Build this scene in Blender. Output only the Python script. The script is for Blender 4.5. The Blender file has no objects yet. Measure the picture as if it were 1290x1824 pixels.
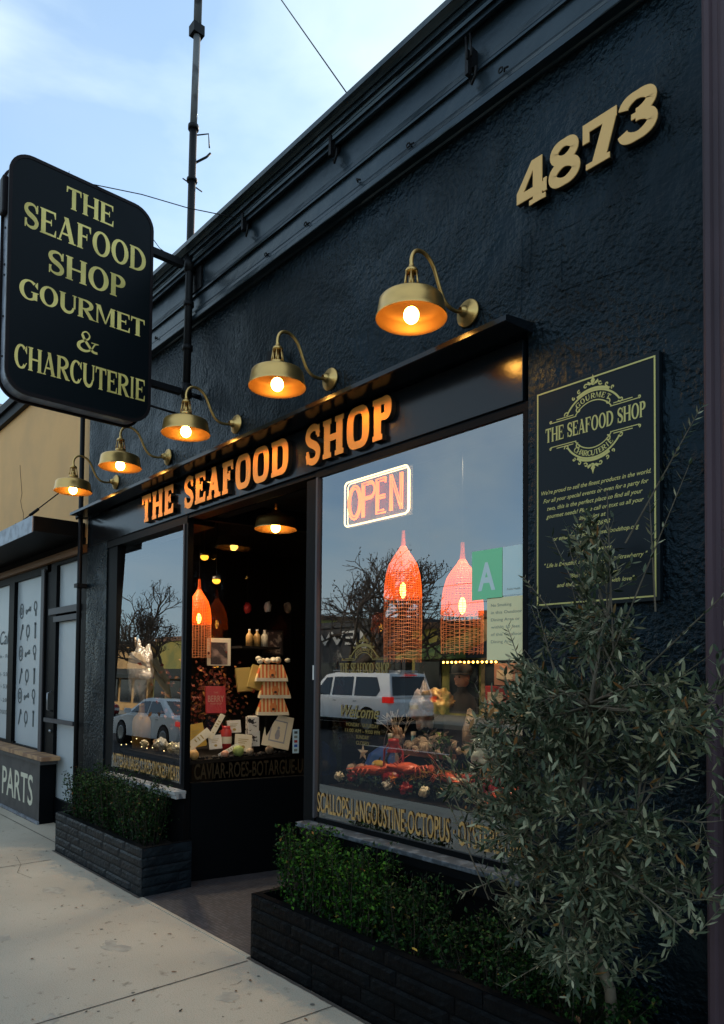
import bpy, math, random
from math import sin, cos, pi, radians, atan2, hypot
from mathutils import Vector, Matrix, noise as mnoise
random.seed(7)
SC = bpy.context.scene
COL = SC.collection

# ------------------------------------------------------------------ camera
YAW, PITCH, ROLL = .724357849, .0317225311, .00871880584
F = Vector((-cos(YAW)*cos(PITCH), sin(YAW)*cos(PITCH), sin(PITCH)))
RT0 = Vector((sin(YAW), cos(YAW), 0)); UP0 = RT0.cross(F)
RT = RT0*cos(ROLL)+UP0*sin(ROLL); UP = -RT0*sin(ROLL)+UP0*cos(ROLL)
cd = bpy.data.cameras.new('camera'); cam = bpy.data.objects.new('camera', cd); COL.objects.link(cam)
m3 = Matrix((RT, UP, -F)).transposed()
cam.matrix_world = Matrix.Translation((0, -2.75, 1.65)) @ m3.to_4x4()
cd.sensor_fit = 'AUTO'; cd.sensor_width = 36; cd.lens = 1281.87/1824*36
cd.shift_y = (1162.36-912)/1824; cd.clip_start = .05; cd.clip_end = 2000
SC.camera = cam

# ------------------------------------------------------------------ sky
SUN_AZ, SUN_EL = radians(112), radians(27)      # direction towards the sun, measured from +X
W = bpy.data.worlds.new('World'); SC.world = W; W.use_nodes = True
nt = W.node_tree; N = nt.nodes; L = nt.links; N.clear()
out = N.new('ShaderNodeOutputWorld'); bg = N.new('ShaderNodeBackground'); bg.inputs[1].default_value = .12
sky = N.new('ShaderNodeTexSky'); sky.sky_type = 'NISHITA'; sky.sun_disc = False
sky.sun_elevation = SUN_EL; sky.sun_rotation = radians(90)-SUN_AZ
sky.air_density = 1.0; sky.dust_density = .6; sky.ozone_density = 2.2
tc = N.new('ShaderNodeTexCoord'); mp = N.new('ShaderNodeMapping'); mp.inputs['Scale'].default_value = (1.6, 1.6, 4.4)
mp.inputs['Location'].default_value = (.35, .1, .2)
nz = N.new('ShaderNodeTexNoise'); nz.inputs['Scale'].default_value = 1.5; nz.inputs['Detail'].default_value = 7; nz.inputs['Roughness'].default_value = .52
nz.inputs['Distortion'].default_value = .5
cr = N.new('ShaderNodeValToRGB'); cr.color_ramp.elements[0].position = .40; cr.color_ramp.elements[1].position = .68
cr.color_ramp.elements[0].color = (.28, .28, .28, 1); cr.color_ramp.elements[1].color = (.97, .97, .97, 1)
# shaded and lit cloud tones
nz2 = N.new('ShaderNodeTexNoise'); nz2.inputs['Scale'].default_value = 2.3; nz2.inputs['Detail'].default_value = 4
cc = N.new('ShaderNodeMixRGB'); cc.inputs[1].default_value = (3.1, 4.3, 5.2, 1); cc.inputs[2].default_value = (5.2, 5.9, 6.0, 1)
mx = N.new('ShaderNodeMixRGB')
boost = N.new('ShaderNodeMixRGB'); boost.blend_type = 'MULTIPLY'; boost.inputs[0].default_value = 1; boost.inputs[2].default_value = (1.0, 1.14, 1.16, 1)
L.new(tc.outputs['Generated'], mp.inputs[0]); L.new(mp.outputs[0], nz.inputs[0]); L.new(mp.outputs[0], nz2.inputs[0])
L.new(nz.outputs[0], cr.inputs[0]); L.new(cr.outputs[0], mx.inputs[0]); L.new(sky.outputs[0], boost.inputs[1]); L.new(boost.outputs[0], mx.inputs[1])
L.new(nz2.outputs[0], cc.inputs[0]); L.new(cc.outputs[0], mx.inputs[2])
L.new(mx.outputs[0], bg.inputs[0]); L.new(bg.outputs[0], out.inputs[0])

# ------------------------------------------------------------------ sun
sd = bpy.data.lights.new('sun', 'SUN'); sd.energy = 2.0; sd.angle = radians(4); sd.color = (1, .80, .58)
so = bpy.data.objects.new('sun', sd); COL.objects.link(so)
so.rotation_euler = Vector((cos(SUN_AZ)*cos(SUN_EL), sin(SUN_AZ)*cos(SUN_EL), sin(SUN_EL))).to_track_quat('Z', 'Y').to_euler()
vs = SC.view_settings; vs.view_transform = 'Standard'; vs.look = 'None'; vs.exposure = .84; vs.gamma = 1; vs.use_curve_mapping = False

# ------------------------------------------------------------------ materials
def mat(name, col, rough=.6, metal=0., bump=None, vary=None, emit=None, spec=None, coat=None, alpha=None, tint=None):
    """bump=(scale,strength,distance[,detail]); vary=(scale, second colour, amount lo, hi)"""
    m = bpy.data.materials.new(name); m.use_nodes = True
    n = m.node_tree.nodes; l = m.node_tree.links; b = n['Principled BSDF']
    b.inputs['Base Color'].default_value = (*col, 1); b.inputs['Roughness'].default_value = rough; b.inputs['Metallic'].default_value = metal
    if spec is not None: b.inputs['Specular IOR Level'].default_value = spec
    if tint: b.inputs['Specular Tint'].default_value = (*tint, 1)
    if coat: b.inputs['Coat Weight'].default_value = coat; b.inputs['Coat Roughness'].default_value = .15
    if bump or vary:
        t = n.new('ShaderNodeTexCoord')
    if bump:
        q = n.new('ShaderNodeTexNoise'); q.inputs['Scale'].default_value = bump[0]; q.inputs['Detail'].default_value = bump[3] if len(bump) > 3 else 6
        q.inputs['Roughness'].default_value = .6
        bu = n.new('ShaderNodeBump'); bu.inputs['Strength'].default_value = bump[1]; bu.inputs['Distance'].default_value = bump[2]
        l.new(t.outputs['Object'], q.inputs[0]); l.new(q.outputs[0], bu.inputs['Height']); l.new(bu.outputs[0], b.inputs['Normal'])
    if vary:
        v = n.new('ShaderNodeTexNoise'); v.inputs['Scale'].default_value = vary[0]; v.inputs['Detail'].default_value = 5
        r = n.new('ShaderNodeValToRGB'); r.color_ramp.elements[0].position = vary[2]; r.color_ramp.elements[1].position = vary[3]
        r.color_ramp.elements[0].color = (*col, 1); r.color_ramp.elements[1].color = (*vary[1], 1)
        l.new(t.outputs['Object'], v.inputs[0]); l.new(v.outputs[0], r.inputs[0]); l.new(r.outputs[0], b.inputs['Base Color'])
    if emit: b.inputs['Emission Color'].default_value = (*emit[0], 1); b.inputs['Emission Strength'].default_value = emit[1]
    if alpha is not None: b.inputs['Alpha'].default_value = alpha
    return m

def stucco_mat():
    m = mat('black_stucco', (.010, .016, .023), .33, spec=.22, tint=(.55, .82, 1.))
    n = m.node_tree.nodes; l = m.node_tree.links; b = n['Principled BSDF']
    t = n.new('ShaderNodeTexCoord')
    a = n.new('ShaderNodeTexNoise'); a.inputs['Scale'].default_value = 38; a.inputs['Detail'].default_value = 3.5; a.inputs['Roughness'].default_value = .5
    c = n.new('ShaderNodeTexNoise'); c.inputs['Scale'].default_value = 5.5; c.inputs['Detail'].default_value = 5; c.inputs['Distortion'].default_value = .9
    s = n.new('ShaderNodeMapping'); s.inputs['Scale'].default_value = (22, 22, 5); s.inputs['Rotation'].default_value = (0, .3, 0)
    st = n.new('ShaderNodeTexNoise'); st.inputs['Scale'].default_value = 1; st.inputs['Detail'].default_value = 5
    ad = n.new('ShaderNodeMath'); ad.operation = 'MULTIPLY_ADD'; ad.inputs[1].default_value = .9
    ad2 = n.new('ShaderNodeMath'); ad2.operation = 'MULTIPLY_ADD'; ad2.inputs[1].default_value = .45
    bu = n.new('ShaderNodeBump'); bu.inputs['Strength'].default_value = 1; bu.inputs['Distance'].default_value = .017
    l.new(t.outputs['Object'], a.inputs[0]); l.new(t.outputs['Object'], c.inputs[0]); l.new(t.outputs['Object'], s.inputs[0]); l.new(s.outputs[0], st.inputs[0])
    v0 = n.new('ShaderNodeTexNoise'); v0.inputs['Scale'].default_value = 1.7; v0.inputs['Detail'].default_value = 5; v0.inputs['Distortion'].default_value = 1.5; l.new(t.outputs['Object'], v0.inputs[0])
    k0 = n.new('ShaderNodeMapRange'); k0.inputs[1].default_value = .36; k0.inputs[2].default_value = .64; k0.inputs[3].default_value = .35; k0.inputs[4].default_value = 1.5; l.new(v0.outputs[0], k0.inputs[0])
    am = n.new('ShaderNodeMath'); am.operation = 'MULTIPLY'; l.new(a.outputs[0], am.inputs[0]); l.new(k0.outputs[0], am.inputs[1])
    l.new(c.outputs[0], ad.inputs[0]); l.new(am.outputs[0], ad.inputs[2]); l.new(st.outputs[0], ad2.inputs[0]); l.new(ad.outputs[0], ad2.inputs[2])
    l.new(ad2.outputs[0], bu.inputs['Height']); l.new(bu.outputs[0], b.inputs['Normal'])
    # gloss and tone drift in random patches over the wall
    v = n.new('ShaderNodeTexNoise'); v.inputs['Scale'].default_value = 1.3; v.inputs['Detail'].default_value = 6; v.inputs['Distortion'].default_value = 1.2
    r = n.new('ShaderNodeValToRGB'); r.color_ramp.elements[0].position = .35; r.color_ramp.elements[1].position = .7
    r.color_ramp.elements[0].color = (.0008, .002, .003, 1); r.color_ramp.elements[1].color = (.0055, .011, .015, 1)
    mr = n.new('ShaderNodeMapRange'); mr.inputs[1].default_value = .3; mr.inputs[2].default_value = .7; mr.inputs[3].default_value = .5; mr.inputs[4].default_value = .14
    l.new(t.outputs['Object'], v.inputs[0]); l.new(v.outputs[0], r.inputs[0]); l.new(r.outputs[0], b.inputs['Base Color'])
    l.new(v.outputs[0], mr.inputs[0]); l.new(mr.outputs[0], b.inputs['Roughness'])
    return m

def concrete_mat():
    m = mat('sidewalk_concrete', (.30, .27, .22), .85)
    n = m.node_tree.nodes; l = m.node_tree.links; b = n['Principled BSDF']
    t = n.new('ShaderNodeTexCoord')
    def nz(sc, det, x=None):
        q = n.new('ShaderNodeTexNoise'); q.inputs['Scale'].default_value = sc; q.inputs['Detail'].default_value = det; l.new(t.outputs['Object'], q.inputs[0]); return q
    a = nz(1.1, 6); f = nz(160, 4); s = nz(13, 9); s.inputs['Roughness'].default_value = .62
    r = n.new('ShaderNodeValToRGB'); r.color_ramp.elements[0].position = .3; r.color_ramp.elements[1].position = .72
    r.color_ramp.elements[0].color = (.40, .35, .27, 1); r.color_ramp.elements[1].color = (.54, .48, .375, 1)
    l.new(a.outputs[0], r.inputs[0])
    r2 = n.new('ShaderNodeValToRGB'); r2.color_ramp.elements[0].position = .30; r2.color_ramp.elements[1].position = .40
    r2.color_ramp.elements[0].color = (.42, .40, .37, 1); r2.color_ramp.elements[1].color = (1, 1, 1, 1); l.new(s.outputs[0], r2.inputs[0])
    r3 = n.new('ShaderNodeValToRGB'); r3.color_ramp.elements[0].position = .33; r3.color_ramp.elements[1].position = .55
    r3.color_ramp.elements[0].color = (.74, .73, .72, 1); r3.color_ramp.elements[1].color = (1, 1, 1, 1); l.new(f.outputs[0], r3.inputs[0])
    m1 = n.new('ShaderNodeMixRGB'); m1.blend_type = 'MULTIPLY'; m1.inputs[0].default_value = .75
    m2 = n.new('ShaderNodeMixRGB'); m2.blend_type = 'MULTIPLY'; m2.inputs[0].default_value = .9
    l.new(r.outputs[0], m1.inputs[1]); l.new(r2.outputs[0], m1.inputs[2]); l.new(m1.outputs[0], m2.inputs[1]); l.new(r3.outputs[0], m2.inputs[2])
    # hairline cracks
    vo = n.new('ShaderNodeTexVoronoi'); vo.feature = 'DISTANCE_TO_EDGE'; vo.inputs['Scale'].default_value = .62
    ds = n.new('ShaderNodeMixRGB'); ds.blend_type = 'ADD'; ds.inputs[0].default_value = .35
    dn = nz(4, 5); l.new(t.outputs['Object'], ds.inputs[1]); l.new(dn.outputs['Color'], ds.inputs[2]); l.new(ds.outputs[0], vo.inputs[0])
    r4 = n.new('ShaderNodeValToRGB'); r4.color_ramp.elements[0].position = .0; r4.color_ramp.elements[1].position = .006
    r4.color_ramp.elements[0].color = (.62, .6, .58, 1); r4.color_ramp.elements[1].color = (1, 1, 1, 1); l.new(vo.outputs['Distance'], r4.inputs[0])
    m3_ = n.new('ShaderNodeMixRGB'); m3_.blend_type = 'MULTIPLY'; m3_.inputs[0].default_value = .0
    l.new(m2.outputs[0], m3_.inputs[1]); l.new(r4.outputs[0], m3_.inputs[2]); l.new(m3_.outputs[0], b.inputs['Base Color'])
    bu = n.new('ShaderNodeBump'); bu.inputs['Strength'].default_value = .5; bu.inputs['Distance'].default_value = .002
    l.new(f.outputs[0], bu.inputs['Height']); l.new(bu.outputs[0], b.inputs['Normal'])
    return m

def glass_mat(name='window_glass', ior=3.0, tint=(.80, .86, .86)):
    m = bpy.data.materials.new(name); m.use_nodes = True; n = m.node_tree.nodes; l = m.node_tree.links; n.clear()
    o = n.new('ShaderNodeOutputMaterial'); t = n.new('ShaderNodeBsdfTransparent'); t.inputs[0].default_value = (*tint, 1)
    g = n.new('ShaderNodeBsdfGlossy'); g.inputs['Roughness'].default_value = 0.0; g.inputs[0].default_value = (.93, .97, 1, 1)
    f = n.new('ShaderNodeFresnel'); f.inputs[0].default_value = ior; x = n.new('ShaderNodeMixShader')
    tcn = n.new('ShaderNodeTexCoord'); q = n.new('ShaderNodeTexNoise'); q.inputs['Scale'].default_value = 1.2; q.inputs['Detail'].default_value = 1
    bu = n.new('ShaderNodeBump'); bu.inputs['Strength'].default_value = .06; bu.inputs['Distance'].default_value = .004
    l.new(tcn.outputs['Object'], q.inputs[0]); l.new(q.outputs[0], bu.inputs['Height']); l.new(bu.outputs[0], g.inputs['Normal'])
    l.new(f.outputs[0], x.inputs[0]); l.new(t.outputs[0], x.inputs[1]); l.new(g.outputs[0], x.inputs[2]); l.new(x.outputs[0], o.inputs[0])
    return m

def leaf_mat(name, c1, c2, c3, rough=.5, sp=.12, br=.988):
    """colour drifts per leaf (random per island) between three tones"""
    m = bpy.data.materials.new(name); m.use_nodes = True; n = m.node_tree.nodes; l = m.node_tree.links; b = n['Principled BSDF']
    g = n.new('ShaderNodeNewGeometry'); r = n.new('ShaderNodeValToRGB'); r.color_ramp.elements[0].color = (*c1, 1); r.color_ramp.elements[1].color = (*c3, 1)
    e = r.color_ramp.elements.new(.66); e.color = (*c2, 1); r.color_ramp.elements[-1].position = 1
    e = r.color_ramp.elements.new(br); e.color = (*c3, 1); e = r.color_ramp.elements.new(min(.999, br+.008)); e.color = (.26, .13, .035, 1); r.color_ramp.elements[-1].color = (.20, .09, .03, 1)
    l.new(g.outputs['Random Per Island'], r.inputs[0]); l.new(r.outputs[0], b.inputs['Base Color'])
    b.inputs['Roughness'].default_value = rough; b.inputs['Specular IOR Level'].default_value = sp
    return m

def tile_mat():
    m = mat('mosaic_tile', (.05, .05, .06), .45); n = m.node_tree.nodes; l = m.node_tree.links; b = n['Principled BSDF']
    t = n.new('ShaderNodeTexCoord'); br = n.new('ShaderNodeTexBrick'); br.inputs['Scale'].default_value = 1; br.offset = 0
    br.inputs['Brick Width'].default_value = .026; br.inputs['Row Height'].default_value = .026; br.inputs['Mortar Size'].default_value = .0024
    br.inputs['Color1'].default_value = (.055, .055, .06, 1); br.inputs['Color2'].default_value = (.10, .10, .108, 1); br.inputs['Mortar'].default_value = (.02, .02, .024, 1)
    l.new(t.outputs['Object'], br.inputs[0]); l.new(br.outputs[0], b.inputs['Base Color']); return m

def stripe_mat(name, ca, cb, scale, axis='Y'):
    m = mat(name, ca, .6); n = m.node_tree.nodes; l = m.node_tree.links; b = n['Principled BSDF']
    t = n.new('ShaderNodeTexCoord'); w = n.new('ShaderNodeTexWave'); w.bands_direction = axis; w.inputs['Scale'].default_value = scale
    r = n.new('ShaderNodeValToRGB'); r.color_ramp.interpolation = 'CONSTANT'; r.color_ramp.elements[0].color = (*ca, 1); r.color_ramp.elements[1].color = (*cb, 1); r.color_ramp.elements[1].position = .5
    l.new(t.outputs['Object'], w.inputs[0]); l.new(w.outputs[0], r.inputs[0]); l.new(r.outputs[0], b.inputs['Base Color']); return m

M = {}
M['stucco'] = stucco_mat()
M['concrete'] = concrete_mat()
M['glass'] = glass_mat()
M['shelfglass'] = glass_mat('side_glass', 1.5, (.9, .92, .92))
M['tile'] = tile_mat()
M['cornice'] = mat('black_gloss_paint', (.010, .017, .023), .30, bump=(14, .4, .007), vary=(2.2, (.024, .036, .046), .4, .7), spec=.5, tint=(.7, .9, 1.))
M['fascia'] = mat('fascia_paint', (.005, .007, .009), .17, bump=(30, .3, .002), spec=.36)
M['black'] = mat('black_paint', (.002, .003, .004), .5, bump=(40, .3, .002), spec=.09)
M['blackmatte'] = mat('black_matte', (.003, .003, .0035), .8, spec=.1)
M['iron'] = mat('black_iron', (.006, .006, .007), .5, bump=(60, .3, .002), spec=.2)
M['galv'] = mat('weathered_pipe', (.13, .135, .14), .6, .1, vary=(5, (.04, .04, .045), .52, .6))
M['brass'] = mat('brushed_brass', (.68, .43, .15), .36, 1., bump=(120, .15, .001))
M['brass_dark'] = mat('aged_brass', (.22, .12, .045), .5, .8)
M['goldface'] = mat('gold_letter_face', (.90, .35, .06), .42, .6)
M['goldtan'] = mat('tan_gold_paint', (.82, .48, .16), .5, .1)
M['goldside'] = mat('letter_edge', (.012, .011, .01), .5)
M['signface'] = mat('sign_face', (.004, .007, .009), .32, spec=.12)
M['signedge'] = mat('sign_edge', (.26, .29, .34), .4, .3, vary=(8, (.12, .13, .16), .45, .65))
M['signrim'] = mat('sign_rim', (.010, .007, .008), .5, spec=.15)
M['signgold'] = mat('sign_gold_leaf', (.98, .80, .24), .5, .0, vary=(3.5, (.62, .50, .13), .42, .66))
M['plaque'] = mat('plaque_board', (.006, .010, .013), .3, spec=.16)
M['plaquegold'] = mat('plaque_gold', (.52, .47, .15), .45, .2)
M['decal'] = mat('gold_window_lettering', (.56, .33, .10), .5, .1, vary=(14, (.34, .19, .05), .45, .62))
M['decaldim'] = mat('dark_window_lettering', (.045, .03, .014), .6, spec=.1)  # much darker version of the gold window lettering
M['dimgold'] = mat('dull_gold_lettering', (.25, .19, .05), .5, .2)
M['sill'] = mat('weathered_sill', (.045, .055, .065), .5, bump=(30, .6, .004), vary=(16, (.12, .14, .16), .5, .62), spec=.3)
M['sillpale'] = mat('peeling_white_sill', (.38, .39, .38), .6, bump=(30, .6, .004), vary=(16, (.12, .13, .14), .5, .6))
M['tan'] = mat('tan_wall_paint', (.78, .44, .17), .8, bump=(9, .4, .006), vary=(1.5, (.68, .39, .16), .4, .65))
M['frost'] = mat('frosted_film', (.46, .51, .53), .35, vary=(1.2, (.40, .45, .47), .35, .7), spec=.5)
M['icon'] = mat('film_print', (.055, .075, .08), .6)
M['framegrey'] = mat('grey_frame', (.045, .045, .052), .5)
M['panel'] = mat('grey_panel', (.045, .042, .040), .6, bump=(40, .3, .002), vary=(6, (.065, .06, .058), .4, .6))
M['cream'] = mat('cream_paint', (.62, .60, .46), .6)
M['woodtan'] = mat('bare_wood', (.42, .25, .12), .65, bump=(20, .6, .004), vary=(9, (.24, .13, .07), .45, .6))
M['woodbrown'] = mat('brown_wood', (.16, .075, .025), .6)
M['purple'] = mat('mauve_siding', (.085, .055, .066), .5, vary=(1.2, (.06, .042, .05), .4, .65), spec=.2)
M['brick'] = mat('black_painted_brick', (.0010, .0017, .0026), .5, bump=(38, .8, .008), vary=(7, (.0018, .0035, .005), .45, .65), spec=.07)
M['brickL'] = mat('slate_painted_brick', (.005, .009, .013), .45, bump=(38, .8, .008), vary=(7, (.011, .018, .024), .45, .65), spec=.2)
M['soil'] = mat('soil', (.012, .009, .007), .9, bump=(60, 1, .01))
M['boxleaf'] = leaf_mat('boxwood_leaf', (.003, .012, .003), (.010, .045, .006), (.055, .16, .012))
M['boxleafD'] = leaf_mat('boxwood_leaf_dark_shaded', (.002, .009, .003), (.007, .028, .006), (.025, .075, .012))  # dark leaves of left planter; on right planter they paint in tree shade
M['olive'] = leaf_mat('olive_leaf', (.012, .024, .010), (.092, .115, .066), (.38, .37, .23), .42, .2, .975)
M['olivebark'] = mat('olive_bark', (.16, .13, .09), .8, bump=(40, .8, .004), vary=(12, (.09, .075, .05), .4, .6))
M['twig'] = mat('twig_bark', (.15, .14, .085), .8)
M['stem'] = mat('stem', (.04, .03, .018), .8)
M['dryleaf'] = mat('dry_leaf', (.14, .07, .03), .7)
M['asphalt'] = mat('asphalt', (.04, .04, .042), .9, bump=(90, .5, .004), vary=(1.5, (.03, .03, .032), .4, .6), spec=.15)
M['joint'] = mat('pavement_joint', (.07, .055, .045), .9)
M['bark'] = mat('street_tree_bark', (.07, .05, .035), .85, bump=(12, .8, .01))
M['barklit'] = mat('lit_street_tree_bark', (.34, .25, .14), .85, bump=(12, .8, .01))  # paler copy of the bark, painting in light on the trunk
M['bulb'] = mat('lit_bulb', (1, .8, .5), .5, emit=((1, .46, .08), 40))
M['bulbsm'] = mat('small_lit_bulb', (1, .7, .4), .5, emit=((1, .40, .05), 14))
M['mesh'] = mat('glowing_wire_mesh', (.75, .11, .015), .45, emit=((1, .13, .002), .6))  # ribs emit a little, painting in the glow of the bulb
M['domeglow'] = mat('glowing_mesh_cloth', (.75, .12, .02), .6, emit=((1, .11, .003), .3), alpha=.3)  # cloth emits a little, painting in the glow of the bulb
M['cage'] = mat('rust_wire_mesh', (.62, .25, .10), .5)
M['neonw'] = mat('neon_white', (1, .9, .6), .4, emit=((1, .74, .32), 1.9))
M['neono'] = mat('neon_orange', (1, .4, .05), .4, emit=((1, .11, .0), 2.2))
M['acrylic'] = mat('sign_backing', (.30, .30, .34), .3, alpha=.28)
def plain(name, c, r=.6, **k):
    M[name] = mat(name, c, r, **k)
plain('paper_green', (.22, .68, .36)); plain('paper_white', (.58, .74, .74)); plain('paper_yellow', (.80, .74, .42)); plain('ink', (.22, .25, .20))
plain('interior', (.006, .0055, .005), .9, spec=.1); plain('counter', (.010, .009, .009), .6, spec=.2); plain('red', (.42, .03, .03), .4); plain('lanternred', (.38, .02, .025), .35)
plain('white', (.66, .65, .60)); plain('ivory', (.70, .66, .52)); plain('blue', (.02, .10, .42), .4); plain('aqua', (.09, .30, .38), .35)
plain('orange', (.62, .20, .04), .5); plain('yellow', (.45, .30, .04)); plain('brownbag', (.36, .27, .07)); plain('greenball', (.24, .33, .10), .6, bump=(30, 1, .01))
plain('foil', (.62, .62, .64), .24, metal=1., bump=(26, 1., .02)); plain('satin', (.50, .50, .53), .3, metal=.35, bump=(26, 1., .02)); plain('goldfoil', (.55, .42, .2), .28, metal=1., bump=(26, 1., .02))
plain('shell', (.42, .33, .24), .55, bump=(30, 1, .01), vary=(9, (.10, .08, .06), .45, .6)); plain('moss', (.012, .045, .032), .8); plain('crab', (.55, .10, .05), .35)
plain('straw', (.42, .24, .05), .7); plain('pinkskin', (.45, .24, .17), .5); plain('darkcloth', (.012, .012, .014), .8); plain('candle', (.42, .26, .09), .5)
plain('paleskin', (.44, .32, .25), .5); plain('carwhite', (.86, .88, .88), .25, coat=.6); plain('carred', (.22, .015, .02), .25, coat=.6); plain('carglass', (.012, .016, .02), .08)
plain('rubber', (.012, .012, .012), .8); plain('rim', (.32, .33, .34), .3, metal=.8); plain('tail', (.6, .01, .005), .3, emit=((1, .02, .01), .5)); plain('headlamp', (.7, .72, .75), .15)
plain('shopolive', (.42, .34, .08), .8, vary=(.8, (.26, .26, .08), .4, .6)); plain('shoptan', (.66, .40, .16), .8, vary=(.8, (.50, .30, .12), .4, .6)); plain('shopgreen', (.22, .32, .10), .8, vary=(.8, (.15, .2, .07), .4, .6)); plain('shopbrown', (.22, .12, .07), .8)
plain('shopgrey', (.05, .052, .055), .7); plain('awndark', (.02, .03, .03), .8); plain('shopglass', (.02, .025, .028), .1); plain('signpale', (.45, .38, .28), .7)
plain('autumn', (.20, .03, .02), .7); plain('autumn2', (.30, .12, .03), .7); plain('beige', (.42, .36, .30), .8); plain('photo', (.30, .33, .38), .5)
M['popcorn'] = stripe_mat('striped_carton', (.72, .55, .25), (.62, .12, .02), 9.5, 'Y')
M['cow'] = mat('black_and_white_carton', (.70, .70, .66), .5, vary=(24, (.02, .02, .02), .54, .56))
M['bagwhite'] = mat('white_plastic', (.6, .6, .58), .35, bump=(14, 1, .02))

# ------------------------------------------------------------------ mesh builder
class MB:
    def __init__(s): s.v = []; s.f = []; s.sm = []
    def add(s, V, Fc, smooth=False):
        o = len(s.v); s.v += [tuple(p) for p in V]; s.f += [tuple(o+i for i in f) for f in Fc]; s.sm += [smooth]*len(Fc); return s
    def box(s, x0, x1, y0, y1, z0, z1):
        V = [(x, y, z) for z in (z0, z1) for y in (y0, y1) for x in (x0, x1)]
        return s.add(V, [(0, 2, 3, 1), (4, 5, 7, 6), (0, 1, 5, 4), (2, 6, 7, 3), (0, 4, 6, 2), (1, 3, 7, 5)])
    def obox(s, c, ax, hx, hy, hz):
        """box at c, ax = 3 unit axes"""
        V = [Vector(c)+ax[0]*(i*hx)+ax[1]*(j*hy)+ax[2]*(k*hz) for k in (-1, 1) for j in (-1, 1) for i in (-1, 1)]
        return s.add(V, [(0, 2, 3, 1), (4, 5, 7, 6), (0, 1, 5, 4), (2, 6, 7, 3), (0, 4, 6, 2), (1, 3, 7, 5)])
    def quad(s, a, b, c, d): return s.add([a, b, c, d], [(0, 1, 2, 3)])
    def tube(s, pts, r, n=8, caps=True):
        P = [Vector(p) for p in pts]; R = r if isinstance(r, (list, tuple)) else [r]*len(P)
        V = []; ref = None
        for i, p in enumerate(P):
            d = (P[min(i+1, len(P)-1)]-P[max(i-1, 0)]); d = d.normalized() if d.length > 1e-9 else Vector((0, 0, 1))
            if ref is None: ref = d.orthogonal().normalized()
            ref = (ref-d*ref.dot(d)); ref = ref.normalized() if ref.length > 1e-6 else d.orthogonal().normalized()
            b = d.cross(ref)
            V += [p+(ref*cos(2*pi*k/n)+b*sin(2*pi*k/n))*R[i] for k in range(n)]
        Fc = [(i*n+k, i*n+(k+1) % n, (i+1)*n+(k+1) % n, (i+1)*n+k) for i in range(len(P)-1) for k in range(n)]
        if caps: Fc += [tuple(range(n))[::-1], tuple((len(P)-1)*n+k for k in range(n))]
        return s.add(V, Fc, True)
    def lathe(s, prof, c, axis=(0, 0, 1), n=24, wob=0, seed=0):
        """prof: list of (radius, height)"""
        a = Vector(axis).normalized(); u = a.orthogonal().normalized(); w = a.cross(u); c = Vector(c)
        if abs(a.z) > .99: u = Vector((1, 0, 0)); w = Vector((0, a.z, 0))
        V = []
        for r, h in prof:
            for k in range(n):
                t = 2*pi*k/n; rr = r
                if wob: rr *= 1+wob*mnoise.noise(Vector((cos(t)*1.5+seed, sin(t)*1.5, h*9)))
                V.append(c+a*h+(u*cos(t)+w*sin(t))*rr)
        Fc = [(i*n+k, i*n+(k+1) % n, (i+1)*n+(k+1) % n, (i+1)*n+k) for i in range(len(prof)-1) for k in range(n)]
        return s.add(V, Fc, True)
    def ball(s, c, r, n=12, sc=(1, 1, 1), wob=0, seed=0):
        V = []; Fc = []; m_ = max(6, n//2+2); c = Vector(c)
        for i in range(m_+1):
            ph = pi*i/m_
            for k in range(n):
                t = 2*pi*k/n; d = Vector((sin(ph)*cos(t), sin(ph)*sin(t), cos(ph))); q = 1+(wob*mnoise.noise(d*2.2+Vector((seed, 0, 0))) if wob else 0)
                V.append(c+Vector((d.x*sc[0], d.y*sc[1], d.z*sc[2]))*r*q)
        for i in range(m_):
            for k in range(n): Fc.append((i*n+k, (i+1)*n+k, (i+1)*n+(k+1) % n, i*n+(k+1) % n))
        return s.add(V, Fc, True)
    def prism(s, poly, fr, d0, d1):
        """2D polygon in frame fr=(o,U,V,N), extruded from depth d0 to d1 along N (front face at d1)"""
        o, U, V_, N_ = fr; n = len(poly)
        A = sum(poly[i][0]*poly[(i+1) % n][1]-poly[(i+1) % n][0]*poly[i][1] for i in range(n))
        if A < 0: poly = poly[::-1]
        P = [o+U*a+V_*b+N_*d1 for a, b in poly]+[o+U*a+V_*b+N_*d0 for a, b in poly]
        return s.add(P, [tuple(range(n)), tuple(range(2*n-1, n-1, -1))]+[(i, i+n, (i+1) % n+n, (i+1) % n) for i in range(n)])
    def build(s, name, m, parent=None, local=False, bevel=0):
        me = bpy.data.meshes.new(name); off = Vector((0, 0, 0))
        if parent is not None and not local:
            q = parent
            while q is not None: off += q.location; q = q.parent
        me.from_pydata([Vector(p)-off for p in s.v], [], s.f); me.update()
        me.polygons.foreach_set('use_smooth', s.sm)
        ob = bpy.data.objects.new(name, me); COL.objects.link(ob)
        if m: me.materials.append(M[m] if isinstance(m, str) else m)
        if parent is not None: ob.parent = parent
        if bevel:
            b = ob.modifiers.new('bevel', 'BEVEL'); b.width = bevel; b.segments = 2; b.limit_method = 'ANGLE'
        return ob

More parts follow.
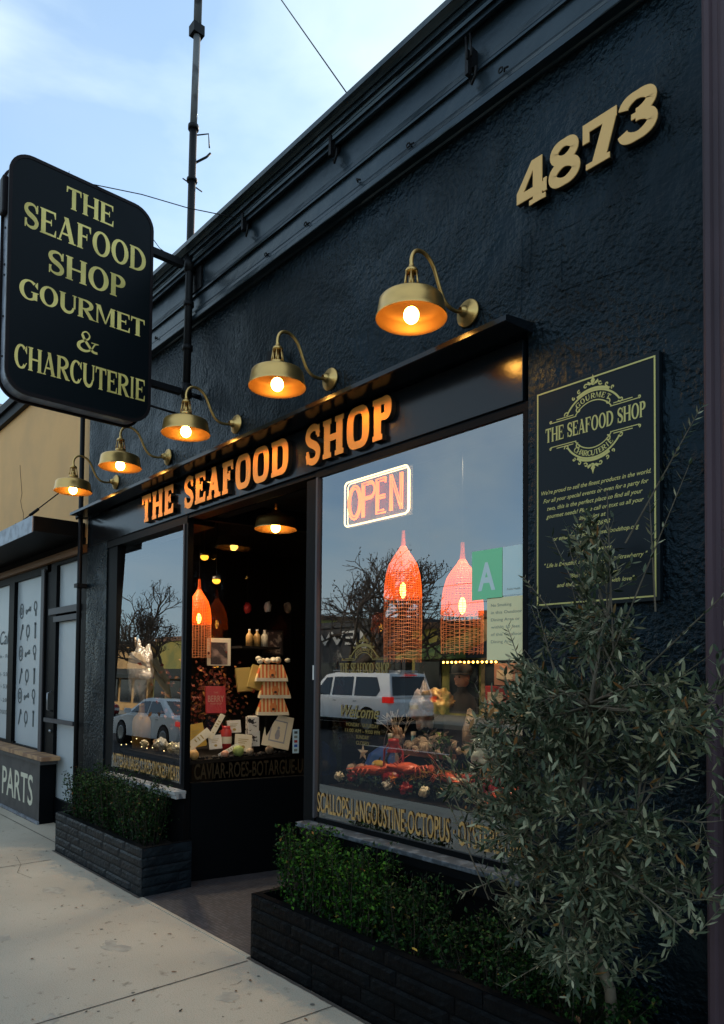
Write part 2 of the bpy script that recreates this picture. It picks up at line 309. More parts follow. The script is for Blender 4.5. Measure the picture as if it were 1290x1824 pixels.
def tag(o, label, cat, group=None, kind=None):
    o['label'] = label; o['category'] = cat
    if group: o['group'] = group
    if kind: o['kind'] = kind
    return o
def thing(name, label, cat, loc=(0, 0, 0), group=None, rz=0):
    o = bpy.data.objects.new(name, None); COL.objects.link(o); o.location = loc; o.rotation_euler = (0, 0, rz); o.empty_display_size = .1
    return tag(o, label, cat, group)
def struct(mb, name, m): o = mb.build(name, m); o['kind'] = 'structure'; return o
def dup(root, loc, label=None, rz=None):
    r = root.copy(); COL.objects.link(r); r.location = loc
    if label: r['label'] = label
    if rz is not None: r.rotation_euler = (0, 0, rz)
    def rec(a, b):
        for ch in a.children:
            c = ch.copy(); COL.objects.link(c); c.parent = b; rec(ch, c)
    rec(root, r); return r
X, Y, Z = Vector((1, 0, 0)), Vector((0, 1, 0)), Vector((0, 0, 1))
def facade(x, y, z): return (Vector((x, y, z)), X, Z, -Y)

# ------------------------------------------------------------------ lettering
_tc = {}
def text_geo(s, shear=0, off=0, spacing=1):
    k = (s, shear, off, spacing)
    if k in _tc: return _tc[k]
    c = bpy.data.curves.new('t', 'FONT'); c.body = s; c.shear = shear; c.offset = off; c.space_character = spacing; c.resolution_u = 3; c.fill_mode = 'FRONT'
    o = bpy.data.objects.new('t', c); COL.objects.link(o); bpy.context.view_layer.update()
    me = bpy.data.meshes.new_from_object(o.evaluated_get(bpy.context.evaluated_depsgraph_get()))
    V = [(v.co.x, v.co.y) for v in me.vertices]; Fc = [tuple(p.vertices) for p in me.polygons]
    bpy.data.objects.remove(o); bpy.data.curves.remove(c); bpy.data.meshes.remove(me)
    _tc[k] = (V, Fc); return V, Fc
def text(mb, s, fr, x0, x1, y0, y1, depth=0, **k):
    """fit string into the box, in frame fr; cap height fills y0..y1 (descenders hang below)"""
    V, Fc = text_geo(s, **k); xs = [a for a, b in V]; lo, hi = min(xs), max(xs)
    cap = .69; sx = (x1-x0)/(hi-lo); sy = (y1-y0)/cap; o, U, W_, N_ = fr
    mb.add([o+U*(x0+(a-lo)*sx)+W_*(y0+b*sy)+N_*depth for a, b in V], Fc); return mb

def ribbon(pts, w0, closed=False):
    """strip of quads around a centre line; widths per point"""
    n = len(pts); Q = []
    Lp = []; Rp = []
    for i in range(n):
        a = pts[(i-1) % n] if closed else pts[max(i-1, 0)]; b = pts[(i+1) % n] if closed else pts[min(i+1, n-1)]
        dx, dy = b[0]-a[0], b[1]-a[1]; l = hypot(dx, dy) or 1; nx, ny = -dy/l, dx/l; w = (w0[i] if isinstance(w0, (list, tuple)) else w0)/2
        Lp.append((pts[i][0]+nx*w, pts[i][1]+ny*w)); Rp.append((pts[i][0]-nx*w, pts[i][1]-ny*w))
    return ('R', Lp, Rp, closed)
def add_ribbon(mb, rb, fr, d0, d1):
    _, Lp, Rp, closed = rb; o, U, V_, N_ = fr; n = len(Lp)
    V = []
    for d in (d1, d0):
        V += [o+U*a+V_*b+N_*d for a, b in Lp]; V += [o+U*a+V_*b+N_*d for a, b in Rp]
    Fc = []
    for i in range(n if closed else n-1):
        j = (i+1) % n
        Fc += [(i, n+i, n+j, j), (i, j, 2*n+j, 2*n+i), (n+i, 3*n+i, 3*n+j, n+j)]
    if not closed: Fc += [(0, 2*n, 3*n, n), (n-1, 2*n-1, 4*n-1, 3*n-1)]
    mb.add(V, Fc)

def arcp(cx, cy, rx, ry, a0, a1, n=24, e=2.0):
    P = []
    for i in range(n+1):
        t = radians(a0+(a1-a0)*i/n); c, s_ = cos(t), sin(t)
        P.append((cx+rx*math.copysign(abs(c)**(2/e), c), cy+ry*math.copysign(abs(s_)**(2/e), s_)))
    return P
def bez(P, n=28):
    """Catmull-Rom through points"""
    Q = [P[0]]+list(P)+[P[-1]]; R = []
    for i in range(1, len(Q)-2):
        for k in range(n//(len(P)-1)+1):
            t = k/(n//(len(P)-1)+1); a, b, c, d = Q[i-1:i+3]
            R.append(tuple(.5*((2*b[j])+(-a[j]+c[j])*t+(2*a[j]-5*b[j]+4*c[j]-d[j])*t*t+(-a[j]+3*b[j]-3*c[j]+d[j])*t**3) for j in (0, 1)))
    R.append(P[-1]); return R

ROMAN = dict(S=.215, t=.08, se=.05, st=.045, e=2.0, tip=.15)
SLAB = dict(S=.27, t=.17, se=.05, st=.13, e=3.2, tip=.1)
def glyph(ch, w, k):
    """pieces of a letter of height 1 and width w"""
    S, t, se, st, e, tip = k['S'], k['t'], k['se'], k['st'], k['e'], k['tip']
    if w < .5 and k is ROMAN: S *= .8
    P = []
    R = lambda x0, y0, x1, y1: P.append([(x0, y0), (x1, y0), (x1, y1), (x0, y1)])
    def foot(x0, x1, y): # serif under or over a stem
        R(x0-se, y, x1+se, y+st) if y < .5 else R(x0-se, 1-st, x1+se, 1)
    def oval(cx, cy, rx, ry, a0, a1, thick=S, thin=t, n=26):
        pts = arcp(cx, cy, rx-thick/2, ry-thin/2, a0, a1, n, e)
        ws = [thin+(thick-thin)*abs(cos(radians(a0+(a1-a0)*i/n)))**(1.3 if e < 2.5 else .8) for i in range(n+1)]
        if abs(a1-a0) >= 360: pts, ws = pts[:-1], ws[:-1]; P.append(ribbon(pts, ws, True))
        else: P.append(ribbon(pts, ws))
    l0, l1 = se, se+S
    if ch == 'I': R(w/2-S/2, 0, w/2+S/2, 1); foot(w/2-S/2, w/2+S/2, 0); foot(w/2-S/2, w/2+S/2, 1)
    elif ch == 'T':
        R(w/2-S/2, 0, w/2+S/2, 1); foot(w/2-S/2, w/2+S/2, 0); R(0, 1-t-.015, w, 1)
        P.append([(0, 1), (0, 1-t-tip-.05), (st*.9, 1-t-tip-.05), (st*.9+.05, 1-t)]); P.append([(w, 1), (w-st*.9-.05, 1-t), (w-st*.9, 1-t-tip-.05), (w, 1-t-tip-.05)])
    elif ch == 'H':
        for a in (l0, w-l1): R(a, 0, a+S, 1); foot(a, a+S, 0); foot(a, a+S, 1)
        R(l1-.01, .5-t/2, w-l1+.01, .5+t/2)
    elif ch in 'EF':
        R(l0, 0, l1, 1); R(0, 0, l1+se, st); R(0, 1-st, l1+se, 1); R(l1-.01, 1-t, w*.97, 1)
        P.append([(w*.97, 1), (w*.97-st*.9-.05, 1-t), (w*.97-st*.7, 1-t-tip-.04), (w*.97, 1-t-tip-.04)])
        R(l1-.01, .53-t/2, w*.72, .53+t/2); R(w*.72-st*.8, .53-t/2-tip*.6, w*.72, .53+t/2+tip*.6)
        if ch == 'E':
            R(l1-.01, 0, w, t); P.append([(w, 0), (w, t+tip+.05), (w-st*.7, t+tip+.05), (w-st*.9-.05, t)])
    elif ch == 'A':
        P.append([(se, 0), (se+t, 0), (w/2+t*.45, 1), (w/2-t*.55, 1)]); P.append([(w-se-S, 0), (w-se, 0), (w/2+S*.38, 1), (w/2-S*.62, 1)])
        R(w*.24, .27, w*.78, .27+max(t, .06)); R(-.02, 0, se*2+t+.03, st); R(w-2*se-S-.02, 0, w+.02, st)
    elif ch == 'O': oval(w/2, .5, w/2, .515, 0, 360)
    elif ch == 'D':
        R(l0, 0, l1, 1); R(0, 0, l1, st); R(0, 1-st, l1, 1)
        R(l1-.02, 0, l1+.08, t); R(l1-.02, 1-t, l1+.08, 1); oval(l1+.05, .5, w-l1-.05, .5, -90, 90)
    elif ch in 'PR':
        R(l0, 0, l1, 1); foot(l0, l1, 0); R(0, 1-st, l1, 1)
        cx = l1+.06; R(l1-.02, 1-t, cx+.03, 1); R(l1-.02, .45, cx+.03, .45+t); oval(cx, .725, w*.94-cx, .275, -90, 90)
        if ch == 'R': P.append([(cx-.02, .47), (cx+S*.9, .47), (w+.02, 0), (w-S*1.1, 0)]); R(w-S*1.1, 0, w+se, st)
    elif ch in 'CG':
        oval(w*.52, .5, w*.52, .515, 48 if e < 2.5 else 40, 316 if ch == 'C' else 330)
        P.append([(w*.97, .99), (w*.97-.035, .99), (w*.84-.03, .8), (w*.97, .64)])
        if ch == 'G': R(w-se-S, .05, w-se, .43); R(w-2*se-S-.03, .43-st*.5, w+.01, .43+st*.5)
        else: P.append([(w*.99, .27), (w*.92, .27), (w*.72, .02), (w*.80, .04)])
    elif ch == 'U':
        R(se, .3, se+S, 1); foot(se, se+S, 1); R(w-se-t*1.2, .3, w-se, 1); R(w-2*se-t*1.2-.02, 1-st, w+.02, 1)
        pts = arcp(w/2, .33, w/2-se-S/2, .345-t/2, 180, 360, 22, e); n = 22; P.append(ribbon(pts, [S*(1-i/n)+t*1.2*(i/n) for i in range(n+1)]))
    elif ch == 'M':
        R(se*1.2, 0, se*1.2+t*1.1, 1); R(w-l1, 0, w-se, 1); P.append([(se, 1), (se+S, 1), (w*.5+t*.6, .05), (w*.5-t*.3, .05)])
        P.append([(w-l1, 1), (w-l1+t, 1), (w*.5+t*.5, .05), (w*.5-t*.4, .05)]); foot(se, se+t, 0); foot(w-l1, w-se, 0); R(0, 1-st, l1, 1); R(w-l1, 1-st, w, 1)
    elif ch == 'S':
        m = .5*(S+t) if k is SLAB else S
        pts = bez([(w*.86, .74), (w*.76, .90), (w*.5, .955), (w*.2, .88), (w*.12, .72), (w*.28, .575), (w*.68, .44), (w*.87, .28), (w*.76, .1), (w*.48, .045), (w*.2, .11), (w*.10, .28)], 44)
        n = len(pts); ws = []
        for i in range(n):
            u = i/(n-1); ws.append(t+(m-t)*max(0, 1-abs(u-.5)/.36)**.7 if k is ROMAN else t+(m-t)*max(0, 1-abs(u-.5)/.4)**.5)
        P.append(ribbon(pts, ws))
        P.append([(w*.80, .66), (w*.95, .66), (w*.95, .99), (w*.88, .99)]); P.append([(w*.04, .01), (w*.11, .01), (w*.20, .35), (w*.04, .35)])
    elif ch == '&':
        pts = bez([(w*.99, .50), (w*.86, .44), (w*.72, .2), (w*.5, .045), (w*.26, .04), (w*.1, .16), (w*.12, .34), (w*.34, .5), (w*.56, .64), (w*.60, .82), (w*.44, .95), (w*.27, .83), (w*.32, .64), (w*.58, .3), (w*.78, .09), (w*1.0, .07)], 60)
        n = len(pts); P.append(ribbon(pts, [.06+.09*(max(0, sin(pi*i/(n-1)*2-.5))**2 if i < n*.75 else .6) for i in range(n)]))
        R(w*.7, .48, w*1.05, .52)
    elif ch == '4':
        P.append([(w*.42, 0), (w*.95, 0), (w*.95, .11), (w*.42, .11)]); R(w*.54, 0, w*.84, 1)
        P.append([(w*.50, 1), (w*.72, 1), (w*.20, .34), (0, .34), (0, .42)]); R(0, .17, w*.99, .38); R(w*.88, .14, w*.99, .44)
    elif ch == '7':
        R(0, .79, w, 1); R(0, .58, w*.2, 1); P.append([(w*.62, .84), (w, .84), (w*.68, .05), (w*.26, .05)]); R(w*.1, 0, w*.8, .12)
    elif ch == '8':
        for cy, ry, rx in ((.74, .265, .44), (.275, .285, .49)):
            pts = arcp(w/2, cy, w*rx-.105, ry-.085, 0, 360, 30)[:-1]; P.append(ribbon(pts, [.165+.095*abs(cos(2*pi*i/30)) for i in range(30)], True))
    elif ch == '3':
        for cy, ry, rx, a0, a1 in ((.735, .265, .48, 178, -96), (.28, .28, .5, 96, -178)):
            pts = arcp(w/2, cy, w*rx-.105, ry-.085, a0, a1, 26); P.append(ribbon(pts, [.17+.095*abs(cos(radians(a0+(a1-a0)*i/26))) for i in range(27)]))
        R(w*.34, .452, w*.52, .568)
    elif ch == '-': R(0, .4, w, .55)
    return P

WID = dict(T=.80, H=.92, E=.76, S=.66, A=.88, F=.72, O=.92, D=.90, P=.76, G=.92, U=.88, R=.88, M=1.1, C=.84, I=.38)
WID['&'] = .9; WID[' '] = .42
def draw_glyph(mb, ch, w, fr, k, d0, d1, size, sx=1.):
    o, U, V_, N_ = fr; f2 = (o, U*size*sx, V_*size, N_)
    for i, p in enumerate(glyph(ch, w, k)):
        e = .00015*i
        if p[0] == 'R': add_ribbon(mb, p, f2, d0, d1+e)
        else: mb.prism(p, f2, d0, d1+e)
def draw_line(mb, s, fr, x0, x1, y0, size, k, d0, d1, gap=.09):
    tot = sum(WID[c] for c in s)+gap*(len(s)-1); sx = (x1-x0)/(tot*size); x = x0; o, U, V_, N_ = fr
    for c in s:
        if c != ' ': draw_glyph(mb, c, WID[c], (o+U*x+V_*y0, U, V_, N_), k, d0, d1, size, sx)
        x += (WID[c]+gap)*size*sx
    return mb

# ================================================================== SETTING
GX = 400
struct(MB().box(-60, 30, -3.9, 12, -.5, 0), 'sidewalk', 'concrete')
struct(MB().box(-60, 30, -4.05, -3.9, -.5, -.004), 'kerb', 'concrete')
struct(MB().quad((-GX, -GX, -.15), (GX, -GX, -.15), (GX, GX, -.15), (-GX, GX, -.15)), 'road', 'asphalt')
struct(MB().box(-120, 40, -30, -15.6, -.5, 0), 'far_sidewalk', 'concrete')
j = MB()
def strip(a, b, w, z=.0035):
    a = Vector((*a, z)); b = Vector((*b, z)); d = (b-a).normalized(); n_ = Vector((-d.y, d.x, 0))*w/2
    k = max(1, int((b-a).length/.05)); V = []
    for i in range(k+1):
        p = a.lerp(b, i/k); q = 1+.5*mnoise.noise(p*17); V += [p+n_*q, p-n_*q]
    j.add(V, [(2*i, 2*i+1, 2*i+3, 2*i+2) for i in range(k)])
for x in (-3.57, -6.6, -9.6, -.4): strip((x, -3.88), (x, -.45 if x != -6.6 else -.55), .008)
strip((-2.83, -.8), (-2.81, -.42), .006); strip((-14, -.32), (-6.95, -.30), .008); strip((-12, -2.4), (2, -2.4), .007)
for a, b in (((-6.93, -.425), (-5.07, -.425)), ((-3.61, -.425), (-1.15, -.425)), ((-12, -.165), (-8.25, -.165))): strip(a, b, .022, .003)
for pts in ([(-3.36, -.62), (-3.34, -.66), (-3.35, -.70)], [(-6.9, -.75), (-6.6, -.8), (-6.35, -.9), (-6.1, -.86)], [(-6.7, -.62), (-6.75, -.8)]):
    for a, b in zip(pts, pts[1:]): strip(a, b, .0028)
jo = struct(j, 'sidewalk_joints', 'joint')
ln = MB()
for x in range(-70, 20, 7): ln.box(x, x+3, -9.72, -9.6, -.146, -.145)
struct(ln, 'lane_marking', 'white')
struct(MB().add([(-5.06, -.40, .005), (-3.61, -.40, .005), (-3.55, 0, .005), (-3.8, 1.2, .005), (-5.0, 1.2, .005), (-5.25, 0, .005)], [(0, 1, 2, 3, 4, 5)]), 'entry_floor', 'tile')
struct(MB().box(-5.06, -3.61, -.425, -.40, .0, .007), 'entry_threshold', 'concrete')

# ================================================================== SHOP BUILDING
shop = thing('shop_building', 'black painted one storey stucco shopfront with moulded cornice and recessed entry', 'building', (-4.2, 0, 0))
w = MB()
w.box(-7.37, -1.15, 0, .3, 3.236, 4.47)
w.box(-7.37, -6.86, 0, .3, 0, 3.236); w.box(-1.962, -1.15, 0, .3, 0, 3.236)
w.box(-7.36, -1.16, .05, .3, 4.47, 4.9)
w.build('wall', 'stucco', shop)
MB().box(-7.34, -1.985, -.012, .2, 2.93, 3.222).build('fascia', 'fascia', shop, bevel=.003)
f = MB().box(-6.86, -5.24, .0, .25, 2.862, 2.928).box(-3.56, -1.964, .0, .25, 2.885, 2.928).box(-5.24, -3.56, .005, .12, 2.90, 2.928)
f.box(-6.86, -6.64, .012, .2, 0, 2.86).box(-5.27, -5.225, .0, .05, .70, 2.86)
f.box(-3.655, -3.545, .003, .06, 0, 2.884).box(-1.992, -1.964, .0, .1, .70, 2.884)
f.build('window_surround', 'black', shop)
MB().box(-3.548, -3.53, -.008, .02, .77, 2.885).build('window_bead', 'framegrey', shop); MB().box(-5.29, -5.272, -.008, .02, .77, 2.86).build('window_bead', 'framegrey', shop)
MB().box(-6.64, -5.225, .0, .12, 0, .70).build('bulkhead', 'blackmatte', shop); MB().box(-3.545, -1.964, .0, .12, 0, .70).build('bulkhead', 'blackmatte', shop)
MB().box(-6.64, -5.27, .005, .06, .70, .775).build('bottom_rail', 'black', shop); MB().box(-3.53, -1.992, .005, .06, .70, .775).build('bottom_rail', 'black', shop)
# ledge over the fascia
lg = MB(); P = [(-.205, 3.228), (-.205, 3.252), (-.19, 3.258), (.0, 3.285), (.0, 3.236), (-.19, 3.226)]
lg.prism([(a, b) for a, b in P], (Vector((-7.31, 0, 0)), Y, Z, X), 0, 5.375); lg.build('ledge', 'fascia', shop)
sl = MB(); sl.box(-6.66, -5.19, -.10, .004, .70, .728).box(-6.66, -5.19, -.085, .0, .668, .70); sl.build('window_sill', 'sillpale', shop, bevel=.004)
sl = MB(); sl.box(-3.60, -1.94, -.10, .004, .722, .748); sl.build('window_sill', 'sill', shop, bevel=.004); MB().box(-3.58, -1.95, -.082, .0, .675, .722).box(-3.57, -1.95, -.055, .0, .61, .675).build('sill_apron', 'black', shop)
# cornice: a moulded profile run along the parapet
def ap(z, y): return (y, 1.65+(z-1.65)*(2.75+y)/2.75)
prof = [(.01, 4.43), ap(4.44, -.01), ap(4.455, -.02), ap(4.50, -.075), ap(4.508, -.078), ap(4.538, -.078), ap(4.542, -.06), ap(4.56, -.055), ap(4.572, -.04), ap(4.68, -.04), ap(4.692, -.058), ap(4.706, -.06),
        ap(4.712, -.045), ap(4.742, -.04), ap(4.912, -.04), ap(4.93, -.07), ap(4.945, -.085), ap(4.983, -.085), ap(4.99, -.10), ap(5.012, -.105), ap(5.02, -.095), ap(5.05, -.10), ap(5.065, -.12), ap(5.10, -.125),
        ap(5.11, -.135), ap(5.14, -.15), ap(5.175, -.17), ap(5.18, -.18), ap(5.215, -.18), (.3, 1.65+(5.215-1.65)*2.57/2.75), (.3, 4.9), (.06, 4.9), (.06, 4.43)]
cn = MB(); nseg = 80
for i in range(nseg+1):
    x = -7.40+6.26*i/nseg
    for k, (y, z) in enumerate(prof):
        wv = .0035*mnoise.noise(Vector((x*1.7, k*.6, 0)))+.0015*mnoise.noise(Vector((x*9, k*2., 3)))
        cn.v.append((x, y+wv, z+wv))
n_ = len(prof)
for i in range(nseg):
    for k in range(n_):
        cn.f.append((i*n_+k, i*n_+(k+1) % n_, (i+1)*n_+(k+1) % n_, (i+1)*n_+k)); cn.sm.append(False)
cn.f += [tuple(range(n_))[::-1], tuple(nseg*n_+k for k in range(n_))]; cn.sm += [False, False]
cn.build('cornice', 'cornice', shop)
# shell and interior
sh = MB().box(-7.36, -7.2, .3, 8, 0, 4.85).box(-1.31, -1.16, .3, 8, 0, 4.85).box(-7.2, -1.31, 7.8, 8, 0, 4.85).box(-7.2, -1.31, .3, 7.8, 4.6, 4.8)
sh.build('shell', 'interior', shop)
MB().box(-7.2, -1.31, .3, 7.8, 3.08, 3.14).box(-7.1, -1.4, .205, .3, 2.93, 3.2).build('ceiling', 'interior', shop)
# splayed glazing of the recess
def pane(mb, a, b, z0, z1): mb.quad((a[0], a[1], z0), (b[0], b[1], z0), (b[0], b[1], z1), (a[0], a[1], z1))
sp = MB(); pane(sp, (-5.235, .06), (-5.0, 1.15), .78, 2.9); sp.build('side_window', 'shelfglass', shop)
sp = MB(); pane(sp, (-3.58, .06), (-3.8, 1.15), .78, 2.9); sp.build('side_window', 'shelfglass', shop)
def bar(mb, a, b, r, n=4): mb.tube([a, b], r, n)
def wallseg(mb, a, b, th, z0, z1):
    a = Vector((*a, 0)); b = Vector((*b, 0)); d = (b-a).normalized(); nn = Vector((-d.y, d.x, 0)); c = (a+b)/2+Z*((z0+z1)/2)
    mb.obox(c, (d, nn, Z), (b-a).length/2, th/2, (z1-z0)/2)
rf = MB(); wallseg(rf, (-5.235, .06), (-5.0, 1.15), .07, 0, .78); wallseg(rf, (-3.58, .06), (-3.8, 1.15), .07, 0, .78)
wallseg(rf, (-5.235, .06), (-5.0, 1.15), .06, 2.9, 3.06); wallseg(rf, (-3.58, .06), (-3.8, 1.15), .06, 2.9, 3.06)
rf.box(-5.05, -4.96, 1.15, 1.25, 0, 3.06).box(-3.85, -3.76, 1.15, 1.25, 0, 3.06).box(-4.96, -3.85, 1.15, 1.25, 2.3, 3.06)
rf.build('recess_frame', 'black', shop)
MB().box(-5.3, -3.5, .12, 1.3, 3.061, 3.078).build('recess_ceiling', 'blackmatte', shop)
dr = MB().box(-4.955, -4.87, 1.18, 1.22, .02, 2.28).box(-3.94, -3.855, 1.18, 1.22, .02, 2.28).box(-4.87, -3.94, 1.18, 1.22, .02, .25).box(-4.87, -3.94, 1.18, 1.22, 2.16, 2.28).build('door', 'black', shop)
MB().quad((-4.87, 1.2, .25), (-3.94, 1.2, .25), (-3.94, 1.2, 2.16), (-4.87, 1.2, 2.16)).build('door_glass', 'shelfglass', dr)
MB().tube([(-4.0, 1.17, .95), (-4.0, 1.12, .97), (-4.0, 1.12, 1.28), (-4.0, 1.17, 1.3)], .01).build('handle', 'brass_dark', dr)
# main panes, with their gold writing
gl = MB(); gl.quad((-6.645, -.004, .772), (-5.27, -.004, .772), (-5.27, .054, 2.865), (-6.645, .054, 2.865)); lp = gl.build('window_pane', 'glass', shop)
gl = MB(); gl.quad((-3.532, .012, .772), (-1.99, .012, .772), (-1.99, .012, 2.888), (-3.532, .012, 2.888)); rp = gl.build('window_pane', 'glass', shop)
t = MB(); text(t, 'SCALLOPS-LANGOUSTINE-OCTOPUS · OYSTERS-UNI', facade(0, .006, 0), -3.519, -1.99, .812, .930, off=.008); t.build('lettering', 'decal', rp)
t = MB(); text(t, 'PATTES-SAUSAGES-CURED-SMOKED MEATS', facade(0, -.009, 0), -6.60, -5.285, .792, .908, off=.008); t.build('lettering', 'decal', lp)
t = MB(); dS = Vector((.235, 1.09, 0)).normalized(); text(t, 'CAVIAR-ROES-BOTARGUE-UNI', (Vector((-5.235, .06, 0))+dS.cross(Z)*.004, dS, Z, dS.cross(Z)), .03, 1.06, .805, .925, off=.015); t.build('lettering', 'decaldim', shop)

def emblem(mb, fr, W, full=True):
    """arched crest: title, arcs, scrolls; W = title width"""
    o, U, V_, N_ = fr
    def A(r, a0, a1, th, n=30): add_ribbon(mb, ribbon([(r*W*cos(radians(a0+(a1-a0)*i/n)), r*W*sin(radians(a0+(a1-a0)*i/n))) for i in range(n+1)], th*W), fr, 0, .0006)
    def curl(x, y, r, a0, sg=1):
        pts = [((x+r*(1-i/16)*cos(radians(a0+sg*i*24)))*W, (y+r*(1-i/16)*sin(radians(a0+sg*i*24)))*W) for i in range(15)]
        add_ribbon(mb, ribbon(pts, .011*W), fr, 0, .0009)
    draw_line(mb, 'THE SEAFOOD SHOP', fr, -.5*W, .5*W, -.06*W, .135*W, ROMAN, 0, .0005, .06)
    for s_ in ((1, -1) if full else (1,)):
        base = 90 if s_ > 0 else 270
        A(.305, base-58, base+58, .016); A(.215, base-56, base+56, .010); A(.325, base-30, base+30, .022)
        for k in range(-3, 4):
            a = radians(base+k*11.5); r = .345+.012*(3-abs(k)); curl(r*cos(a), r*sin(a), .026-.003*abs(k), 40*k+(0 if s_ > 0 else 180), 1 if k > 0 else -1)
        fl = [(0, .36), (.022, .40), (.012, .415), (.0, .455), (-.012, .415), (-.022, .40)]
        mb.prism([(a*W, b*W*s_) for a, b in fl], fr, 0, .0012)
        for q in (-1, 1):
            mb.prism([(q*.012*W, .375*W*s_), (q*.05*W, .40*W*s_), (q*.058*W, .375*W*s_), (q*.03*W, .36*W*s_)], fr, 0, .0010)
            curl(q*.27, s_*.155, .026, 200, q); curl(q*.145, s_*.165, .03, 100, -q)
            for yy, x0, x1 in ((.115, .17, .44), (.135, .20, .38)):
                add_ribbon(mb, ribbon([(q*x0*W, s_*yy*W), (q*x1*W, s_*yy*W)], .008*W), fr, 0, .0007)
            curl(q*.44, s_*.127, .014, -90, q)
        word = 'GOURMET' if s_ > 0 else 'CHARCUTERIE'; sp_ = 12 if s_ > 0 else 8.2
        for k, c in enumerate(word):
            a = radians(base+s_*(len(word)-1)/2*sp_-s_*k*sp_); r = .235 if s_ > 0 else .285
            u = Vector((sin(a), -cos(a)))*s_; v = Vector((cos(a), sin(a)))*s_; h = .048*W
            p = Vector((r*cos(a), r*sin(a)))*W-u*(WID[c]*h*.5)
            draw_glyph(mb, c, WID[c], (o+U*p.x+V_*p.y, U*u.x+V_*u.y, U*v.x+V_*v.y, N_), ROMAN, 0, .0005, h)
    return mb
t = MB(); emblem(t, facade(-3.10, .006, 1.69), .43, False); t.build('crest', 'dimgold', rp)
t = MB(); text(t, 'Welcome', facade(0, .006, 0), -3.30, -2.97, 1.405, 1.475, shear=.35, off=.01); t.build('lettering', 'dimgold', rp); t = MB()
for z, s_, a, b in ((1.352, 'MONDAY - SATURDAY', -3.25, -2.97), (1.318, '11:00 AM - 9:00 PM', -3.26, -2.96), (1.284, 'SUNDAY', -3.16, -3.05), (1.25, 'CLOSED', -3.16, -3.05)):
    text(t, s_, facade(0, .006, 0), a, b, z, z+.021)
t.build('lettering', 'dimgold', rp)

rd = MB(); random.seed(61)
def ridge(pts, r):
    P = []
    for (a, b), (c, d) in zip(pts, pts[1:]):
        for i in range(9): t = i/9; x = a+(c-a)*t; z = b+(d-b)*t; P.append((x+.008*mnoise.noise(Vector((z*9, x*3, 0))), .0035, z+.006*mnoise.noise(Vector((x*14, 1, 0)))))
    P.append((pts[-1][0], .0035, pts[-1][1])); MB().tube(P, [r*(.7+.6*random.random()) for _ in P], 6).build('wall_crack', 'stucco', shop)
for pts, r in (([(-1.633, 4.36), (-1.643, 4.0)], .005), ([(-2.0, 3.72), (-2.004, 3.36)], .006), ([(-1.95, 3.70), (-1.957, 3.46)], .006), ([(-1.786, 3.66), (-1.784, 3.41)], .006), ([(-1.913, 3.368), (-1.842, 3.378), (-1.68, 3.366), (-1.505, 3.346), (-1.423, 3.339), (-1.389, 3.346), (-1.269, 3.331)], .005),
               ([(-1.842, 3.66), (-1.63, 3.643), (-1.33, 3.642)], .005), ([(-3.1, 4.2), (-3.05, 3.9), (-3.08, 3.6)], .004), ([(-4.9, 4.3), (-4.93, 3.9), (-4.9, 3.6)], .005), ([(-2.75, 3.9), (-2.6, 3.86), (-2.45, 3.9)], .004)): ridge(pts, r)

# ---------------------------------------------------------------- raised shop name
sg = thing('shop_name_lettering', 'raised gold slab letters spelling THE SEAFOOD SHOP on the black fascia', 'sign', (-4.4, -.012, 2.97))
S = 'THE SEAFOOD SHOP'; tot = sum({**WID, ' ': .62}[c] for c in S)+.14*15; x = -5.985; sz = .236; sx = 3.165/(tot*sz)
for c in S:
    wd = .62 if c == ' ' else WID[c]
    if c != ' ':
        b = MB(); draw_glyph(b, c, wd, (Vector((x, -.012, 2.966)), X, Z, -Y), SLAB, .0, .030, sz, sx); lt = b.build('letter', 'goldside', sg)
        b = MB(); draw_glyph(b, c, wd, (Vector((x, -.0425, 2.966)), X, Z, -Y), SLAB, .0, .004, sz, sx); b.build('letter_face', 'goldface', lt)
    x += (wd+.14)*sz*sx
hn = thing('house_number', 'large tan gold numerals 4873 standing off the upper wall', 'house number', (-1.66, 0, 3.8))
for c, x, wd, z in (('4', -2.0, .165, 3.815), ('8', -1.825, .155, 3.822), ('7', -1.655, .158, 3.825), ('3', -1.488, .162, 3.832)):
    b = MB(); draw_glyph(b, c, 1., (Vector((x, -.012, z)), X, Z, -Y), SLAB, 0, .022, .205, wd/.205); dg = b.build('digit', 'goldside', hn)
    b = MB(); draw_glyph(b, c, 1., (Vector((x, -.0345, z)), X, Z, -Y), SLAB, 0, .005, .205, wd/.205); b.build('digit_face', 'goldtan', dg)

